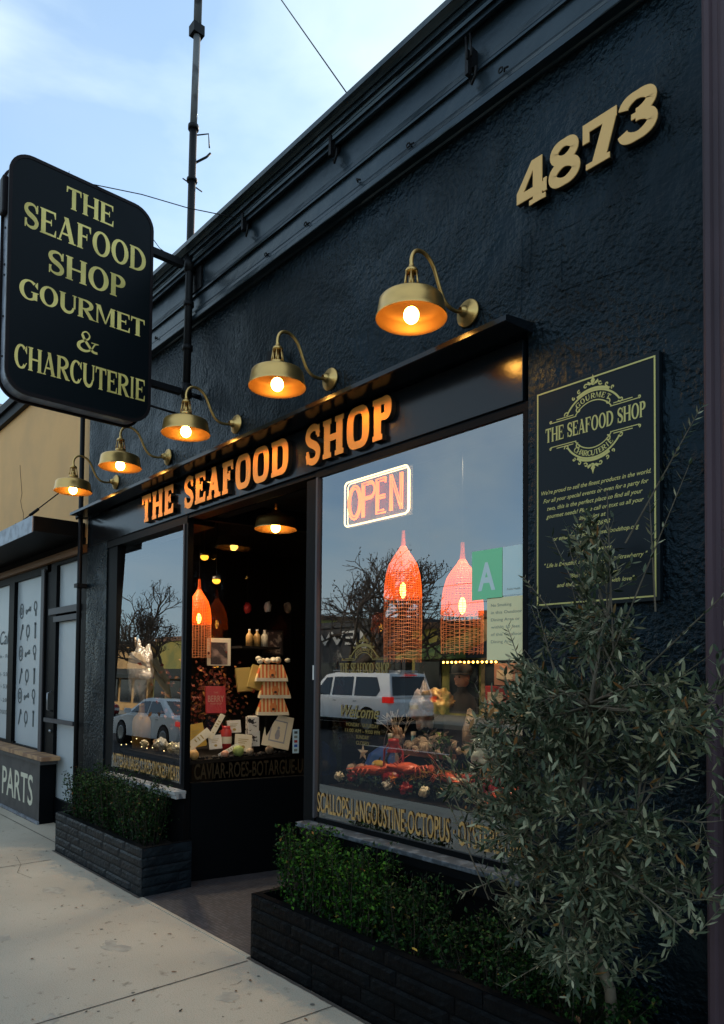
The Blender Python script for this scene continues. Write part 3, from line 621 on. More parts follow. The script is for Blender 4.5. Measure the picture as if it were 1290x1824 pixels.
# ---------------------------------------------------------------- plaque
pq = thing('wall_plaque', 'tall black plaque with gold border and crest, fixed right of the window', 'plaque', (-1.617, 0, 2.44))
MB().box(-1.908, -1.325, -.028, -.001, 1.952, 2.942).build('board', 'plaque', pq, bevel=.002)
b = MB(); pf = facade(0, -.0285, 0)
x0, x1, z0, z1 = -1.893, -1.34, 1.968, 2.926; th = .0065
for a in ([x0, x1, z0, z0+th], [x0, x1, z1-th, z1], [x0, x0+th, z0+th, z1-th], [x1-th, x1, z0+th, z1-th]): b.box(a[0], a[1], -.0300, -.0282, a[2], a[3])
b.build('border', 'plaquegold', pq)
b = MB(); emblem(b, facade(-1.614, -.0285, 2.722), .468)
rows = [(2.462, -1.87, -1.36, "We're proud to sell the finest products in the world."), (2.425, -1.86, -1.37, 'For all your special events or even for a party for'), (2.389, -1.84, -1.395, 'two, this is the perfect place to find all your'),
        (2.354, -1.845, -1.39, 'gourmet needs! Please call or text us all your'), (2.323, -1.68, -1.555, 'inquiries at'), (2.289, -1.70, -1.535, '747.505.2698'), (2.25, -1.81, -1.41, 'or email us at info@theseafoodshop.org'),
        (2.183, -1.70, -1.53, 'Thank you'), (2.135, -1.855, -1.375, '" Life is Beautiful, and then comes a Strawberry "'), (2.078, -1.725, -1.50, '"Bless the food before us,'), (2.043, -1.79, -1.43, 'and the family beside us, with love"')]
for z, a, c, s_ in rows: text(b, s_, facade(0, -.0288, 0), a, c, z, z+.0175, shear=.32, off=.012)
b.build('lettering', 'plaquegold', pq)

# ---------------------------------------------------------------- gooseneck lamps
def lamp_shade(c, parent):
    c = Vector(c)
    MB().lathe([(.166, -.005), (.167, .003), (.161, .012), (.155, .050), (.150, .080), (.143, .088), (.105, .102), (.055, .122), (.040, .130), (.036, .145), (.030, .146)], c, n=40).build('shade', 'brass', parent)
    return MB().lathe([(.166, -.005), (.163, .0), (.158, .012), (.152, .050), (.146, .078), (.102, .097), (.052, .117), (.02, .120)], c, n=40).build('shade_lining', 'brass_dark', parent)
def bulb(c, parent, r=.036, m='bulb'):
    return MB().ball(c, r, 18, (1, 1, 1.08)).build('bulb', m, parent)
def gooseneck():
    g = thing('wall_lamp', 'brass gooseneck barn lamp with lit bulb', 'lamp', (0, 0, 0), 'gooseneck lamps above the ledge')
    c = Vector((0, -.41, -.160)); lamp_shade(c, g); bulb(c+Vector((0, 0, .012)), g)
    k = MB()
    for i in range(6):
        a = i*pi/3+.2; k.tube([c+Vector((cos(a)*.037, sin(a)*.037, .14)), c+Vector((cos(a)*.026, sin(a)*.026, .215))], .0042, 6)
    k.lathe([(.012, .212), (.029, .213), (.031, .222), (.024, .232), (.014, .236), (.012, .25)], c, n=20); k.lathe([(.04, .132), (.042, .14), (.036, .148), (.012, .150)], c, n=20)
    k.tube([c+Vector((0, 0, .13)), c+Vector((0, 0, .2))], .014, 10); k.build('socket_cage', 'brass', g)
    pts = [(-.41, .085), (-.411, .115), (-.40, .148), (-.375, .172), (-.335, .180), (-.295, .168), (-.262, .138), (-.238, .095), (-.215, .048), (-.185, .004), (-.145, -.018), (-.10, -.02), (-.06, -.01), (-.02, 0)]
    pts = bez(pts, 60); MB().tube([(0, a, b) for a, b in pts], .0095, 10).build('arm', 'brass', g)
    MB().lathe([(.0, .004), (.068, .004), (.070, .010), (.066, .016), (.052, .018), (.05, .024), (.030, .028), (.028, .045), (.020, .058), (.012, .068)], (0, 0, 0), (0, -1, 0), n=30).build('wall_plate', 'brass', g)
    return g
lx = [-2.32, -3.417, -4.502, -5.583, -6.66]
ll = ['largest brass gooseneck lamp, nearest, below the house number', 'second nearest brass gooseneck lamp, above the letters SHOP', 'brass gooseneck lamp in the middle of the row, beside the sign pole', 'brass gooseneck lamp between the sign pole and the last lamp of the row', 'farthest brass gooseneck lamp, overlapping the tan neighbouring wall']
g0 = gooseneck()
for i, x in enumerate(lx):
    g = g0 if i == 0 else dup(g0, (x, 0, 3.47))
    g.location = (x, 0, 3.47); g['label'] = ll[i]; g.rotation_euler = (0, 0, radians((0, 2, 0, -3, 1)[i]))
en = thing('entry_lamp', 'brass lamp with lit bulb hanging in the recessed entry', 'lamp', (-4.65, .45, 3.05))
c = Vector((-4.65, .45, 2.79)); lamp_shade(c, en); bulb(c+Z*.01, en); MB().tube([c+Z*.13, c+Z*.27], .009, 8).build('rod', 'brass_dark', en)

# ---------------------------------------------------------------- blade sign
bs = thing('blade_sign', 'tall black projecting sign with gold lettering and rounded corners', 'sign', (-5.08, -.92, 4.3))
def rrect(y0, y1, z0, z1, r, n=8):
    P = []
    for cx, cy, a in ((y1-r, z1-r, 0), (y0+r, z1-r, 90), (y0+r, z0+r, 180), (y1-r, z0+r, 270)):
        P += [(cx+r*cos(radians(a+90*i/n)), cy+r*sin(radians(a+90*i/n))) for i in range(n+1)]
    return P
fy = (Vector((0, 0, 0)), Y, Z, X)
MB().prism(rrect(-1.425, -.455, 3.505, 5.085, .135), fy, -5.175, -5.018).build('cabinet', 'signedge', bs)
for xa, xb in ((-5.022, -5.004), (-5.19, -5.172)):
    pp = rrect(-1.432, -.448, 3.498, 5.092, .14); add = MB(); add_ribbon(add, ribbon(pp, .022, True), fy, xa, xb); add.build('rim', 'signrim', bs)
fc = MB().prism(rrect(-1.422, -.458, 3.508, 5.082, .13), fy, -5.02, -5.008).build('face', 'signface', bs)
MB().prism(rrect(-1.422, -.458, 3.508, 5.082, .13), fy, -5.186, -5.174).build('face', 'signface', bs)
sf = (Vector((-5.0078, 0, 0)), Y, Z, X)
for s_, a, b_, z, h in (('THE', -1.075, -.745, 4.858, .150), ('SEAFOOD', -1.345, -.495, 4.612, .172), ('SHOP', -1.185, -.64, 4.362, .162), ('GOURMET', -1.365, -.495, 4.128, .132), ('&', -.985, -.84, 3.895, .148), ('CHARCUTERIE', -1.385, -.485, 3.655, .158)):
    t = MB(); draw_line(t, s_, sf, a, b_, z, h, ROMAN, 0, .0008, .07); t.build('lettering', 'signgold', fc)
rv = MB()
for z in (3.75, 4.02, 4.3, 4.37, 4.62, 4.80, 4.92):
    for xx in (-5.06, -5.13): rv.ball((xx, -1.426, z+(.02 if xx > -5.1 else 0)), .008, 8)
rv.build('rivet', 'iron', bs)
MB().box(-5.16, -5.08, -1.462, -1.425, 4.70, 4.95).build('side_plate', 'signrim', bs, bevel=.01)
b = MB()
for z, r in ((4.85, .026), (3.84, .022)): MB().box(-5.11, -5.06, -.45, -.16, z-r, z+r).build('bracket', 'iron', bs)
MB().tube([(-5.085, -.45, 3.67), (-5.085, -.15, 3.66)], .009, 6).build('stay_rod', 'iron', bs)
MB().tube([(-5.085, -.08, 3.84), (-5.085, .0, 3.84)], .02, 8).build('wall_stub', 'iron', bs)
b = MB()
for k in range(9):
    p = Vector((-5.09, -1.03+random.uniform(-.06, .08), 5.095)); q = p+Vector((random.uniform(-.05, .05), random.uniform(-.08, .12), random.uniform(.01, .05))); b.tube([p, (p+q)/2+Vector((0, 0, .015)), q], .002, 4)
b.build('loose_wire', 'iron', bs)
pole = thing('sign_pole', 'tall dark pipe mast rising past the cornice behind the blade sign', 'pole', (-5.085, -.11, 3.7))
MB().tube([(-5.085, -.11, 3.72), (-5.085, -.085, 5.98)], .030, 14).build('lower_pipe', 'iron', pole)
MB().tube([(-5.085, -.085, 5.98), (-5.085, -.065, 6.78)], .028, 12).tube([(-5.085, -.065, 6.78), (-5.085, -.04, 8.4)], .032, 12).build('upper_pipe', 'galv', pole)
b = MB()
for z, h in ((3.86, .05), (4.2, .018), (4.87, .06), (4.55, .018), (5.98, .018), (5.55, .012)): MB().lathe([(.0, -h), (.042, -h), (.042, h), (.0, h)], (-5.085, -.11+.0111*(z-3.72), z), n=12).build('clamp', 'iron', pole)
MB().box(-5.13, -5.045, -.115, -.02, 6.74, 6.82).build('clamp', 'iron', pole)
MB().tube([(-5.085, -.07, 5.70), (-5.06, .02, 5.78), (-5.05, .05, 5.82)], .010, 6).build('cleat', 'iron', pole); b = MB().tube([(-5.085, -.08, 5.92), (-5.05, .03, 5.97), (-5.05, .04, 5.86)], .006, 6); MB().tube([(-5.085, -.17, 5.53), (-5.085, .0, 5.50)], .005, 6).build('cleat', 'iron', pole)
b.build('cleat', 'iron', pole)
MB().box(-5.2, -4.97, -.06, -.045, 4.66, 4.95).build('mounting_plate', 'iron', pole)

def wire(name, label, pts, r, m='iron', cat='wire'):
    return tag(MB().tube(pts, r, 5).build(name, m), label, cat)
wire('guy_wire', 'thin wire running from the blade sign top past the pole to the cornice', [(-5.08, -1.03, 5.11), (-4.86, -.6, 5.09), (-4.62, -.36, 4.98), (-4.32, -.14, 4.86)], .0035)
wire('guy_wire', 'thin wire crossing the sky and meeting the roof above the cornice', [(-3.25, .02, 5.13), (-3.88, .0, 6.11), (-4.9, -.03, 7.7)], .004)
wire('loose_cable', 'short drooping cable between the sign edge and the pole clamp', [(-5.07, -.46, 4.98), (-5.07, -.36, 4.89), (-5.07, -.26, 4.86), (-5.07, -.15, 4.87)], .003)
def hook(x, z, big, label):
    g = thing('cornice_hook', label, 'hook', (x, -.05, z)); b = MB()
    if big:
        MB().box(x-.018, x+.018, -.085, -.045, z+.02, z+.12).box(x-.01, x+.01, -.11, -.08, z-.02, z+.10).build('bracket', 'iron', g)
        MB().tube([(x+.02, -.06, z+.03), (x+.045, -.09, z-.0), (x+.04, -.09, z-.04), (x+.01, -.08, z-.06), (x-.01, -.07, z-.03)], .007, 6).build('hook', 'iron', g)
    else:
        pts = [(x+.012*cos(a), -.06, z+.012*sin(a)) for a in [i*pi/5 for i in range(11)]]
        MB().tube(pts, .004, 6).tube([(x+.014, -.05, z-.01), (x+.035, -.075, z-.022), (x+.045, -.06, z-.012)], .0045, 6).build('eye', 'iron', g)
for x, lab in ((-3.318, 'black strap hook on the cornice above the second nearest lamp'), (-4.30, 'black double hook on the cornice holding the guy wire')): hook(x, 4.80, True, lab)
hook(-2.25, 4.62, True, 'large black turnbuckle hook hanging from the cornice near the house number')
MB_ = MB().tube([(-2.262, -.1, 4.80), (-2.235, -.12, 4.66)], .006, 6).tube([(-2.235, -.1, 4.80), (-2.21, -.12, 4.66)], .006, 6)
tag(MB_.build('turnbuckle', 'iron'), 'open black turnbuckle body hanging beside the cornice hook at upper right', 'turnbuckle')
for x, z, lab in ((-2.70, 4.52, 'small eye hook on the lower cornice band, second from the right'), (-2.08, 4.54, 'small eye hook on the lower cornice band, nearest the house number'), (-3.62, 4.52, 'small bent hook on the lower cornice band above the second nearest lamp'),
                  (-4.07, 4.52, 'small eye hook on the lower cornice band between sign pole and second nearest lamp'), (-5.75, 4.53, 'small eye hook on the lower cornice band left of the sign pole')): hook(x, z, False, lab)
for x, z, lab in ((-3.13, 4.535, 'short bent nail in the lower cornice band'),):
    tag(MB().tube([(x, -.045, z+.012), (x+.03, -.08, z-.004), (x+.055, -.075, z-.018)], .006, 6).build('nail', 'iron'), lab, 'nail')
bk = thing('wall_bracket', 'old black scrolled bracket on the wall beside the second nearest lamp', 'bracket', (-4.02, 0, 3.66))
MB().box(-4.05, -3.99, -.05, .0, 3.72, 3.84).build('plate', 'iron', bk)
MB().tube([(-4.02, -.04, 3.76), (-4.02, -.12, 3.72), (-4.02, -.13, 3.64), (-4.02, -.07, 3.58), (-4.02, -.02, 3.56)], .010, 6).tube([(-4.02, -.02, 3.70), (-4.02, -.08, 3.66), (-4.02, -.05, 3.6)], .007, 6).build('scroll', 'iron', bk)
dp = thing('downpipe', 'thin black pipe running down the left corner of the black building', 'pipe', (-7.40, -.06, 0))
MB().tube([(-7.41, -.06, 0.02), (-7.41, -.06, 4.42)], .024, 10).build('pipe', 'iron', dp)
MB().box(-7.45, -7.36, -.10, .0, 3.235, 3.285).tube([(-7.41, -.06, 3.26), (-7.30, -.14, 3.2)], .012, 6).build('clamp', 'iron', dp); MB().box(-7.45, -7.36, -.10, .0, 2.52, 2.56).build('clamp', 'iron', dp)

# ================================================================== NEIGHBOURS
nb = thing('auto_parts_building', 'tan painted building with black canopy and frosted windows left of the seafood shop', 'building', (-11, 0, 0))
MB().box(-20, -7.375, .01, .3, 2.98, 4.98).box(-20, -11.2, .01, .3, 0, 2.98).build('wall', 'tan', nb)
MB().box(-20, -7.38, -.05, .32, 4.98, 5.10).box(-20, -7.38, -.09, .34, 5.10, 5.20).build('coping', 'black', nb)
MB().box(-20, -7.38, .3, 8, 0, 4.95).build('shell', 'interior', nb)
cp = MB().box(-20, -7.45, -.50, .0, 3.05, 3.20); cp.build('canopy', 'black', nb)
MB().box(-20, -7.47, -.512, -.502, 3.04, 3.205).build('canopy_edge', 'signedge', nb)
MB().box(-20, -7.44, -.02, .06, 2.93, 2.975).box(-20, -7.44, -.05, .05, 2.89, 2.93).build('lintel', 'woodbrown', nb)
MB().box(-20, -7.44, -.0, .1, 2.975, 3.05).build('header', 'blackmatte', nb)
fr = MB().box(-11.2, -9.75-.0, .0, .06, .68, .78).box(-9.75, -8.62, .0, .06, .68, .76).box(-11.2, -8.45, .0, .06, 2.80, 2.89)
fr.box(-10.02, -9.80, -.01, .06, .76, 2.8).box(-8.66, -8.58, -.02, .06, .0, 2.8); wf = fr.build('window_frame', 'black', nb)
MB().box(-8.70, -8.60, -.03, -.012, .66, 2.84).build('grey_mullion', 'framegrey', nb)
wp = MB().quad((-11.2, .035, .76), (-10.02, .035, .76), (-10.02, .035, 2.8), (-11.2, .035, 2.8)).build('window_pane', 'frost', nb)
wq = MB().quad((-9.80, .035, .74), (-8.66, .035, .74), (-8.66, .035, 2.83), (-9.80, .035, 2.83)).build('window_pane', 'frost', nb)
# printed shapes on the film
ic = MB(); fi = facade(0, .031, 0); random.seed(3)
rows = [2.42, 2.16, 1.89, 1.61, 1.36, 1.10]; cols = [-9.62, -9.36, -9.08, -8.80]
def ring(x, z, r, r2, th): add_ribbon(ic, ribbon(arcp(x, z, r*1.2, r2*1.2, 0, 360, 16)[:-1], th*1.5, True), fi, 0, .0006)
def seg(a, b, th): add_ribbon(ic, ribbon([a, b], th*1.4), fi, 0, .0009)
k = 0
for z in rows:
    for x in cols:
        t = k % 8; k += 1
        if t == 0: ring(x, z, .06, .075, .012); ring(x, z, .025, .035, .01)
        elif t == 1: seg((x-.07, z-.02), (x+.06, z+.01), .02); ring(x-.07, z-.02, .02, .02, .01); ring(x+.07, z+.01, .02, .02, .01)
        elif t == 2: ring(x-.01, z+.03, .04, .045, .014); seg((x-.0, z-.01), (x+.01, z-.09), .03)
        elif t == 3: ic.prism([(x-.05, z-.08), (x+.05, z-.08), (x+.05, z+.02), (x-.05, z+.02)], fi, 0, .0004); seg((x, z+.02), (x, z+.08), .02)
        elif t == 4: seg((x-.03, z-.1), (x+.05, z+.09), .022); seg((x+.05, z+.09), (x+.07, z+.03), .02)
        elif t == 5: ring(x, z, .045, .06, .016); seg((x-.01, z-.055), (x-.02, z-.12), .012)
        elif t == 6: seg((x, z-.1), (x, z+.08), .03); seg((x-.03, z+.08), (x+.03, z+.08), .02)
        else: ic.prism([(x-.045, z-.05), (x+.045, z-.05), (x+.04, z+.06), (x-.04, z+.06)], fi, 0, .0004); ring(x, z+.08, .02, .02, .01)
ic.build('print', 'icon', wq)
ic = MB(); text(ic, 'Call', facade(0, .031, 0), -10.55, -10.08, 2.02, 2.2, shear=.3)
for z, s_ in ((1.84, 'Mon - Fri'), (1.60, '8:00 - 5:30'), (1.44, '8:00 - 5:30'), (1.26, '9:00 - 2:00'), (1.10, 'CLOSED')): text(ic, s_, facade(0, .031, 0), -10.75, -10.1, z, z+.05)
ic.build('print', 'icon', wp)
MB().box(-11.5, -8.02, -.20, .0, .70, .745).build('sill_board', 'woodtan', nb, bevel=.004)
MB().box(-11.5, -8.10, -.185, .0, .655, .70).build('sill_apron', 'panel', nb)
pn = MB().box(-20, -8.22, -.15, .0, .0, .655).build('base_panel', 'panel', nb)
MB().box(-8.22, -8.215, -.15, .0, .0, .655).build('panel_end', 'black', nb)
MB().box(-20, -8.2, -.17, -.15, .0, .03).build('base_strip', 'signedge', nb)
t = MB(); ft = facade(0, -.1512, 0); text(t, 'AUTO PARTS', ft, -10.95, -8.44, .17, .50, off=.01); t.build('lettering', 'cream', pn)
df = MB().box(-8.58, -8.27, .0, .07, 0, 2.89).box(-7.53, -7.375, .0, .07, 0, 2.89).box(-8.27, -7.53, .0, .07, 2.85, 2.89).box(-8.27, -7.53, .01, .07, 0, .12).box(-8.27, -7.53, .01, .07, .12, .27)
df.build('door_frame', 'black', nb)
MB().box(-8.46, -7.52, -.02, .005, 2.30, 2.37).box(-8.32, -7.52, -.012, .005, 2.215, 2.275).build('door_header', 'framegrey', nb)
dd = MB().quad((-8.27, .04, .27), (-7.53, .04, .27), (-7.53, .04, 2.215), (-8.27, .04, 2.215)).build('door_pane', 'frost', nb)
MB().quad((-8.27, .04, 2.37), (-7.53, .04, 2.37), (-7.53, .04, 2.85), (-8.27, .04, 2.85)).build('transom', 'frost', nb)
MB().box(-8.45, -7.55, -.05, -.02, 1.10, 1.145).build('push_bar', 'framegrey', dd)
MB().tube([(-8.34, -.0, 1.22), (-8.34, -.05, 1.24), (-8.34, -.05, 1.42), (-8.34, -.0, 1.44)], .009, 6).build('handle', 'rim', dd); MB().ball((-8.34, -.01, 1.0), .02, 8).build('lock', 'rim', dd)
b = MB(); random.seed(5)
for sx_, z0_ in ((-9.75, 4.3),):
    pts = [(sx_, .006, z0_)]
    for k in range(9): pts.append((pts[-1][0]+random.uniform(-.05, .07), .006, pts[-1][2]-random.uniform(.05, .14)))
    b.tube(pts, .003, 4)
b.build('peeling_crack', 'woodbrown', nb)
cr_ = thing('canopy_rod', 'diagonal turnbuckle rod holding the black canopy of the tan building', 'rod', (-8.1, -.48, 3.21))
MB().tube([(-8.16, -.47, 3.21), (-7.72, -.05, 3.66)], .007, 6).build('rod', 'iron', cr_)
MB().tube([(-8.05, -.365, 3.32), (-7.98, -.298, 3.39)], .016, 8).build('turnbuckle', 'iron', cr_)
MB().tube([(-7.78, -.107, 3.60), (-7.74, -.07, 3.64)], .013, 8).tube([(-8.16+.02*cos(a), -.47, 3.215+.02*sin(a)) for a in [i*pi/5 for i in range(11)]], .006, 5).build('eye', 'iron', cr_)
rb = thing('mauve_building', 'mauve ribbed building edge at the right of the black shopfront', 'building', (0, 0, 0))
r_ = MB(); P = [(-1.146, .3), (-1.146, -.045)]; x = -1.146
while x < 2.6:
    P += [(x+.012, -.055), (x+.030, -.055), (x+.038, -.042), (x+.056, -.042)]; x += .064
P += [(2.7, -.05), (2.7, .3)]
r_.v += [(a, b, 0) for a, b in P]+[(a, b, 5.9) for a, b in P]; n_ = len(P)
for i in range(n_): r_.f.append((i, (i+1) % n_, (i+1) % n_+n_, i+n_)); r_.sm.append(False)
r_.build('siding', 'purple', rb); MB().box(-1.14, 2.7, .3, 8, 0, 5.85).build('shell', 'interior', rb); MB().box(-1.16, 2.72, -.07, .35, 5.9, 6.0).build('coping', 'purple', rb)
tag(MB().box(-27, -21, 2.5, 9, 0, 8.6).box(-27.1, -20.9, 2.4, 9.1, 8.6, 8.9).build('distant_building', 'beige'), 'plain beige block rising behind the tan building at the far left', 'building')

# ================================================================== PLANTERS
def planter(x0, x1, y0, y1, h, mname, label, seed):
    random.seed(seed); p = thing('planter', label, 'planter', ((x0+x1)/2, (y0+y1)/2, 0), 'painted stone planters on the sidewalk')
    b = MB(); nc = 5; ch = h/nc
    def face(a, c, nrm, z0, z1):
        a = Vector(a); c = Vector(c); nrm = Vector(nrm); L_ = (c-a).length; d = (c-a)/L_; s = 0
        while s < L_-.001:
            l = random.uniform(.22, .60); e_ = min(L_, s+l); e_ = L_ if L_-e_ < .08 else e_; out_ = random.uniform(.0, .014)
            nx, nz = max(3, int((e_-s)/.03)), 4; V = []
            g_ = .0022
            for i in range(nx+1):
                for k in range(nz+1):
                    edge = i in (0, nx) or k in (0, nz)
                    px_ = a+d*(s+g_+(e_-s-2*g_)*i/nx); z = z0+g_+(z1-z0-2*g_)*k/nz
                    dd_ = (-.0025 if edge else out_*.4+.0028*mnoise.noise(Vector((px_.x*24, px_.y*24, z*30)))+.003*mnoise.noise(Vector((px_.x*70, px_.y*70, z*80))))
                    V.append(px_+nrm*dd_+Z*z)
            b.add(V, [(i*(nz+1)+k, (i+1)*(nz+1)+k, (i+1)*(nz+1)+k+1, i*(nz+1)+k+1) for i in range(nx) for k in range(nz)])
            s = e_
    for r in range(nc):
        z0, z1 = r*ch, (r+1)*ch
        face((x0, y0, 0), (x1, y0, 0), (0, -1, 0), z0, z1); face((x1, y0, 0), (x1, y1, 0), (1, 0, 0), z0, z1); face((x0, y1, 0), (x0, y0, 0), (-1, 0, 0), z0, z1)
    b.build('stone_facing', mname, p)
    MB().box(x0+.008, x1-.008, y0+.008, y0+.05, 0, h).box(x0+.008, x0+.05, y0+.05, y1, 0, h).box(x1-.05, x1-.008, y0+.05, y1, 0, h).build('core', 'black', p)
    so_ = MB(); nx = 40; V = []
    for i in range(nx+1):
        for k in range(7):
            xx = x0+.05+(x1-x0-.1)*i/nx; yy = y0+.05+(y1-y0-.05)*k/6; V.append((xx, yy, h-.07+.02*mnoise.noise(Vector((xx*14, yy*14, 0)))))
    so_.add(V, [(i*7+k, (i+1)*7+k, (i+1)*7+k+1, i*7+k+1) for i in range(nx) for k in range(6)], True); so_.build('soil', 'soil', p)
planter(-6.915, -5.065, -.415, -.005, .36, 'brickL', 'low slate stone planter under the narrow left window', 1)
planter(-3.60, -1.15, -.415, -.005, .375, 'brick', 'long black stone planter under the wide right window', 2)

def leafy(b, p, d, up, ln_, wd):
    """folded oval leaf: 2 quads along a bent midrib"""
    d = d.normalized(); s_ = d.cross(up); s_ = s_.normalized() if s_.length > 1e-4 else d.orthogonal().normalized(); u = s_.cross(d)
    a = p; m_ = p+d*ln_*.5+u*ln_*.06; e_ = p+d*ln_-u*ln_*.08; q = u*wd*.16
    b.add([a, m_+s_*wd*.5+q, e_, m_-s_*wd*.5+q, m_], [(0, 1, 4), (1, 2, 4), (2, 3, 4), (3, 0, 4)])
def rdir(up=0.): 
    v = Vector((random.gauss(0, 1), random.gauss(0, 1), random.gauss(0, 1)+up)); return v.normalized()
def boxwood(name, label, x0, x1, y0, y1, z0, z1, n, mleaf, seed, group, shape=1.):
    random.seed(seed); g = thing(name, label, 'shrub', ((x0+x1)/2, (y0+y1)/2, z0), group)
    lf, st_ = MB(), MB(); cx, cy = (x0+x1)/2, (y0+y1)/2; ns = max(8, int(n/60))
    for i in range(ns):
        bx, by = random.uniform(x0, x1), random.uniform(y0, y1)
        fx = (bx-cx)/((x1-x0)/2); hh = (z1-z0)*(1-.28*abs(fx)**3)*random.uniform(.72, 1.04)*(1+.10*mnoise.noise(Vector((bx*5, seed, 0))))
        p = Vector((cx+(bx-cx)*.6, cy+(by-cy)*.6, z0-.03)); top = Vector((bx+random.gauss(0, .02), by+random.gauss(0, .02), z0+hh)); pts = [p]
        mid = p.lerp(top, .5)+Vector((random.gauss(0, .015), random.gauss(0, .015), 0)); st_.tube([p, mid, top], [.003, .0022, .001], 4, False)
        per = n//ns
        for k in range(per):
            t = (random.random()**.75)*.93+.07; a = p.lerp(mid, t*2) if t < .5 else mid.lerp(top, t*2-1)
            sp_ = .042*(1.2-t*.75); a = a+Vector((random.gauss(0, sp_), random.gauss(0, sp_), random.gauss(0, .014)))
            leafy(lf, a, rdir(.6), Vector((random.gauss(0, .5), random.gauss(0, .5), 1)), random.uniform(.018, .031), random.uniform(.012, .019))
    lf.build('foliage', mleaf, g); st_.build('stem', 'stem', g)
for i, (a, c) in enumerate(((-6.88, -6.35), (-6.38, -5.80), (-5.83, -5.22))):
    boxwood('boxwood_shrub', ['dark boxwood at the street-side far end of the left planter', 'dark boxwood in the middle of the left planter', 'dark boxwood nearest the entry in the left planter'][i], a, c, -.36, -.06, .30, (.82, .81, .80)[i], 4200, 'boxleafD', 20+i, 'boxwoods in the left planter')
for i, (a, c, z, n, m_) in enumerate(((-3.50, -3.02, .79, 4600, 'boxleaf'), (-3.02, -2.62, .75, 3600, 'boxleaf'), (-2.60, -2.28, .68, 1700, 'boxleafD'), (-2.25, -1.75, .60, 2300, 'boxleafD'), (-1.95, -1.30, .52, 1900, 'boxleafD'))):  # last three get darker leaves as painted shade of the olive tree
    boxwood('boxwood_shrub', ['bright green boxwood at the entry corner of the right planter', 'green boxwood second from the entry in the right planter', 'thin boxwood with tree shade painted in, middle of the right planter', 'boxwood with tree shade painted in beside the olive trunk in the right planter', 'low boxwood with tree shade painted in under the olive tree crown'][i], a, c, -.36, -.08, .31, z, n, m_, 30+i, 'boxwoods in the right planter')
# stains soaked into the paving
random.seed(14); gm = MB()
for i in range(70):
    x = random.uniform(-9, -1); y = random.uniform(-2.6, -.45); r = random.uniform(.004, .013); n0 = random.randint(0, 99)
    gm.add([(x+r*(1+.4*mnoise.noise(Vector((k, n0, 0))))*cos(k*.785), y+r*(1+.4*mnoise.noise(Vector((n0, k, 0))))*sin(k*.785), .0022) for k in range(8)], [tuple(range(8))])
gmo = gm.build('gum_spots', mat('gum_stain', (.13, .12, .10), .8)); gmo['kind'] = 'stuff'; gmo['label'] = 'small dark gum spots scattered over the pale sidewalk'; gmo['category'] = 'stains'
st_ = MB(); random.seed(19)
for i in range(16):
    x = random.uniform(-8, -2.5); y = random.uniform(-2.2, -.6); r = random.uniform(.03, .10); n0 = random.randint(0, 99); m_ = 18
    st_.add([(x+r*1.5*(1+.7*mnoise.noise(Vector((cos(k*2*pi/m_)*1.5, sin(k*2*pi/m_)*1.5, n0*3.3))))*cos(k*2*pi/m_), y+r*(1+.7*mnoise.noise(Vector((cos(k*2*pi/m_)*1.5, sin(k*2*pi/m_)*1.5, n0*3.3))))*sin(k*2*pi/m_), .0012) for k in range(m_)], [tuple(range(m_))])
sto = st_.build('pavement_stains', mat('pavement_stain', (.33, .30, .245), .9, vary=(16, (.42, .385, .31), .4, .6))); sto['kind'] = 'stuff'; sto['label'] = 'faint irregular damp stains across the pale sidewalk'; sto['category'] = 'stains'
# fallen leaves
random.seed(9)
def fallen(p, s, label, m_='dryleaf'):
    b = MB(); a = random.uniform(0, 6.28); d = Vector((cos(a), sin(a), 0)); q = Vector((-sin(a), cos(a), 0)); p = Vector(p)
    b.add([p-d*s, p-d*s*.3+q*s*.42+Z*s*.25, p+d*s*.5+q*s*.3+Z*s*.12, p+d*s+Z*s*.3, p+d*s*.4-q*s*.38+Z*s*.2, p-d*s*.4-q*s*.35+Z*s*.15, p+Z*s*.03], [(0, 6, 1), (1, 6, 2), (2, 6, 3), (3, 6, 4), (4, 6, 5), (5, 6, 0)])
    tag(b.build('fallen_leaf', m_), label, 'leaf', 'fallen leaves')
fallen((-2.35, -.33, .385), .022, 'yellow fallen leaf lying on the right planter edge', 'yellow'); fallen((-1.5, -.33, .37), .026, 'reddish fallen leaf at the foot of the olive trunk', 'dryleaf'); fallen((-2.75, -.35, .36), .018, 'brown fallen leaf on the soil below the bright boxwoods', 'dryleaf')
for i in range(46):
    x = random.uniform(-7, -2.2); y = -.46-abs(random.gauss(0, .75)); 
    if y < -2.0: y = -1.3
    fallen((x, y, .004), random.uniform(.008, .017), 'small dry leaf fragment on the pale sidewalk', random.choice(('dryleaf', 'stem', 'dryleaf')))

# ================================================================== OLIVE TREE
random.seed(11)
ol = thing('olive_tree', 'young olive tree with grey green leaves growing from the right planter', 'tree', (-1.42, -.22, .32))
poly = [(a-.05, b) for a, b in [(-2.02, 1.23), (-1.84, 1.45), (-1.66, 1.68), (-1.54, 1.82), (-1.462, 1.79), (-1.36, 1.93), (-1.393, 2.2), (-1.223, 2.23), (-1.088, 1.98), (-.84, 1.9), (-.80, 1.0), (-1.03, .76), (-1.2, .60), (-1.42, .54), (-1.60, .62), (-1.74, .80), (-1.94, 1.04)]]
def inside(x, z, y=-.5):
    q_ = 2.25/(2.75+y); x *= q_; z = 1.65+(z-1.65)*q_
    c = False; n = len(poly)
    for i in range(n):
        (a, b_), (c_, d) = poly[i], poly[(i+1) % n]
        if (b_ > z) != (d > z) and x < (c_-a)*(z-b_)/(d-b_)+a: c = not c
    return c
wood, leaves, twigs = MB(), MB(), MB()
base = Vector((-1.40, -.25, .30)); fork = Vector((-1.475, -.36, .80)); fork2 = Vector((-1.40, -.46, 1.20))
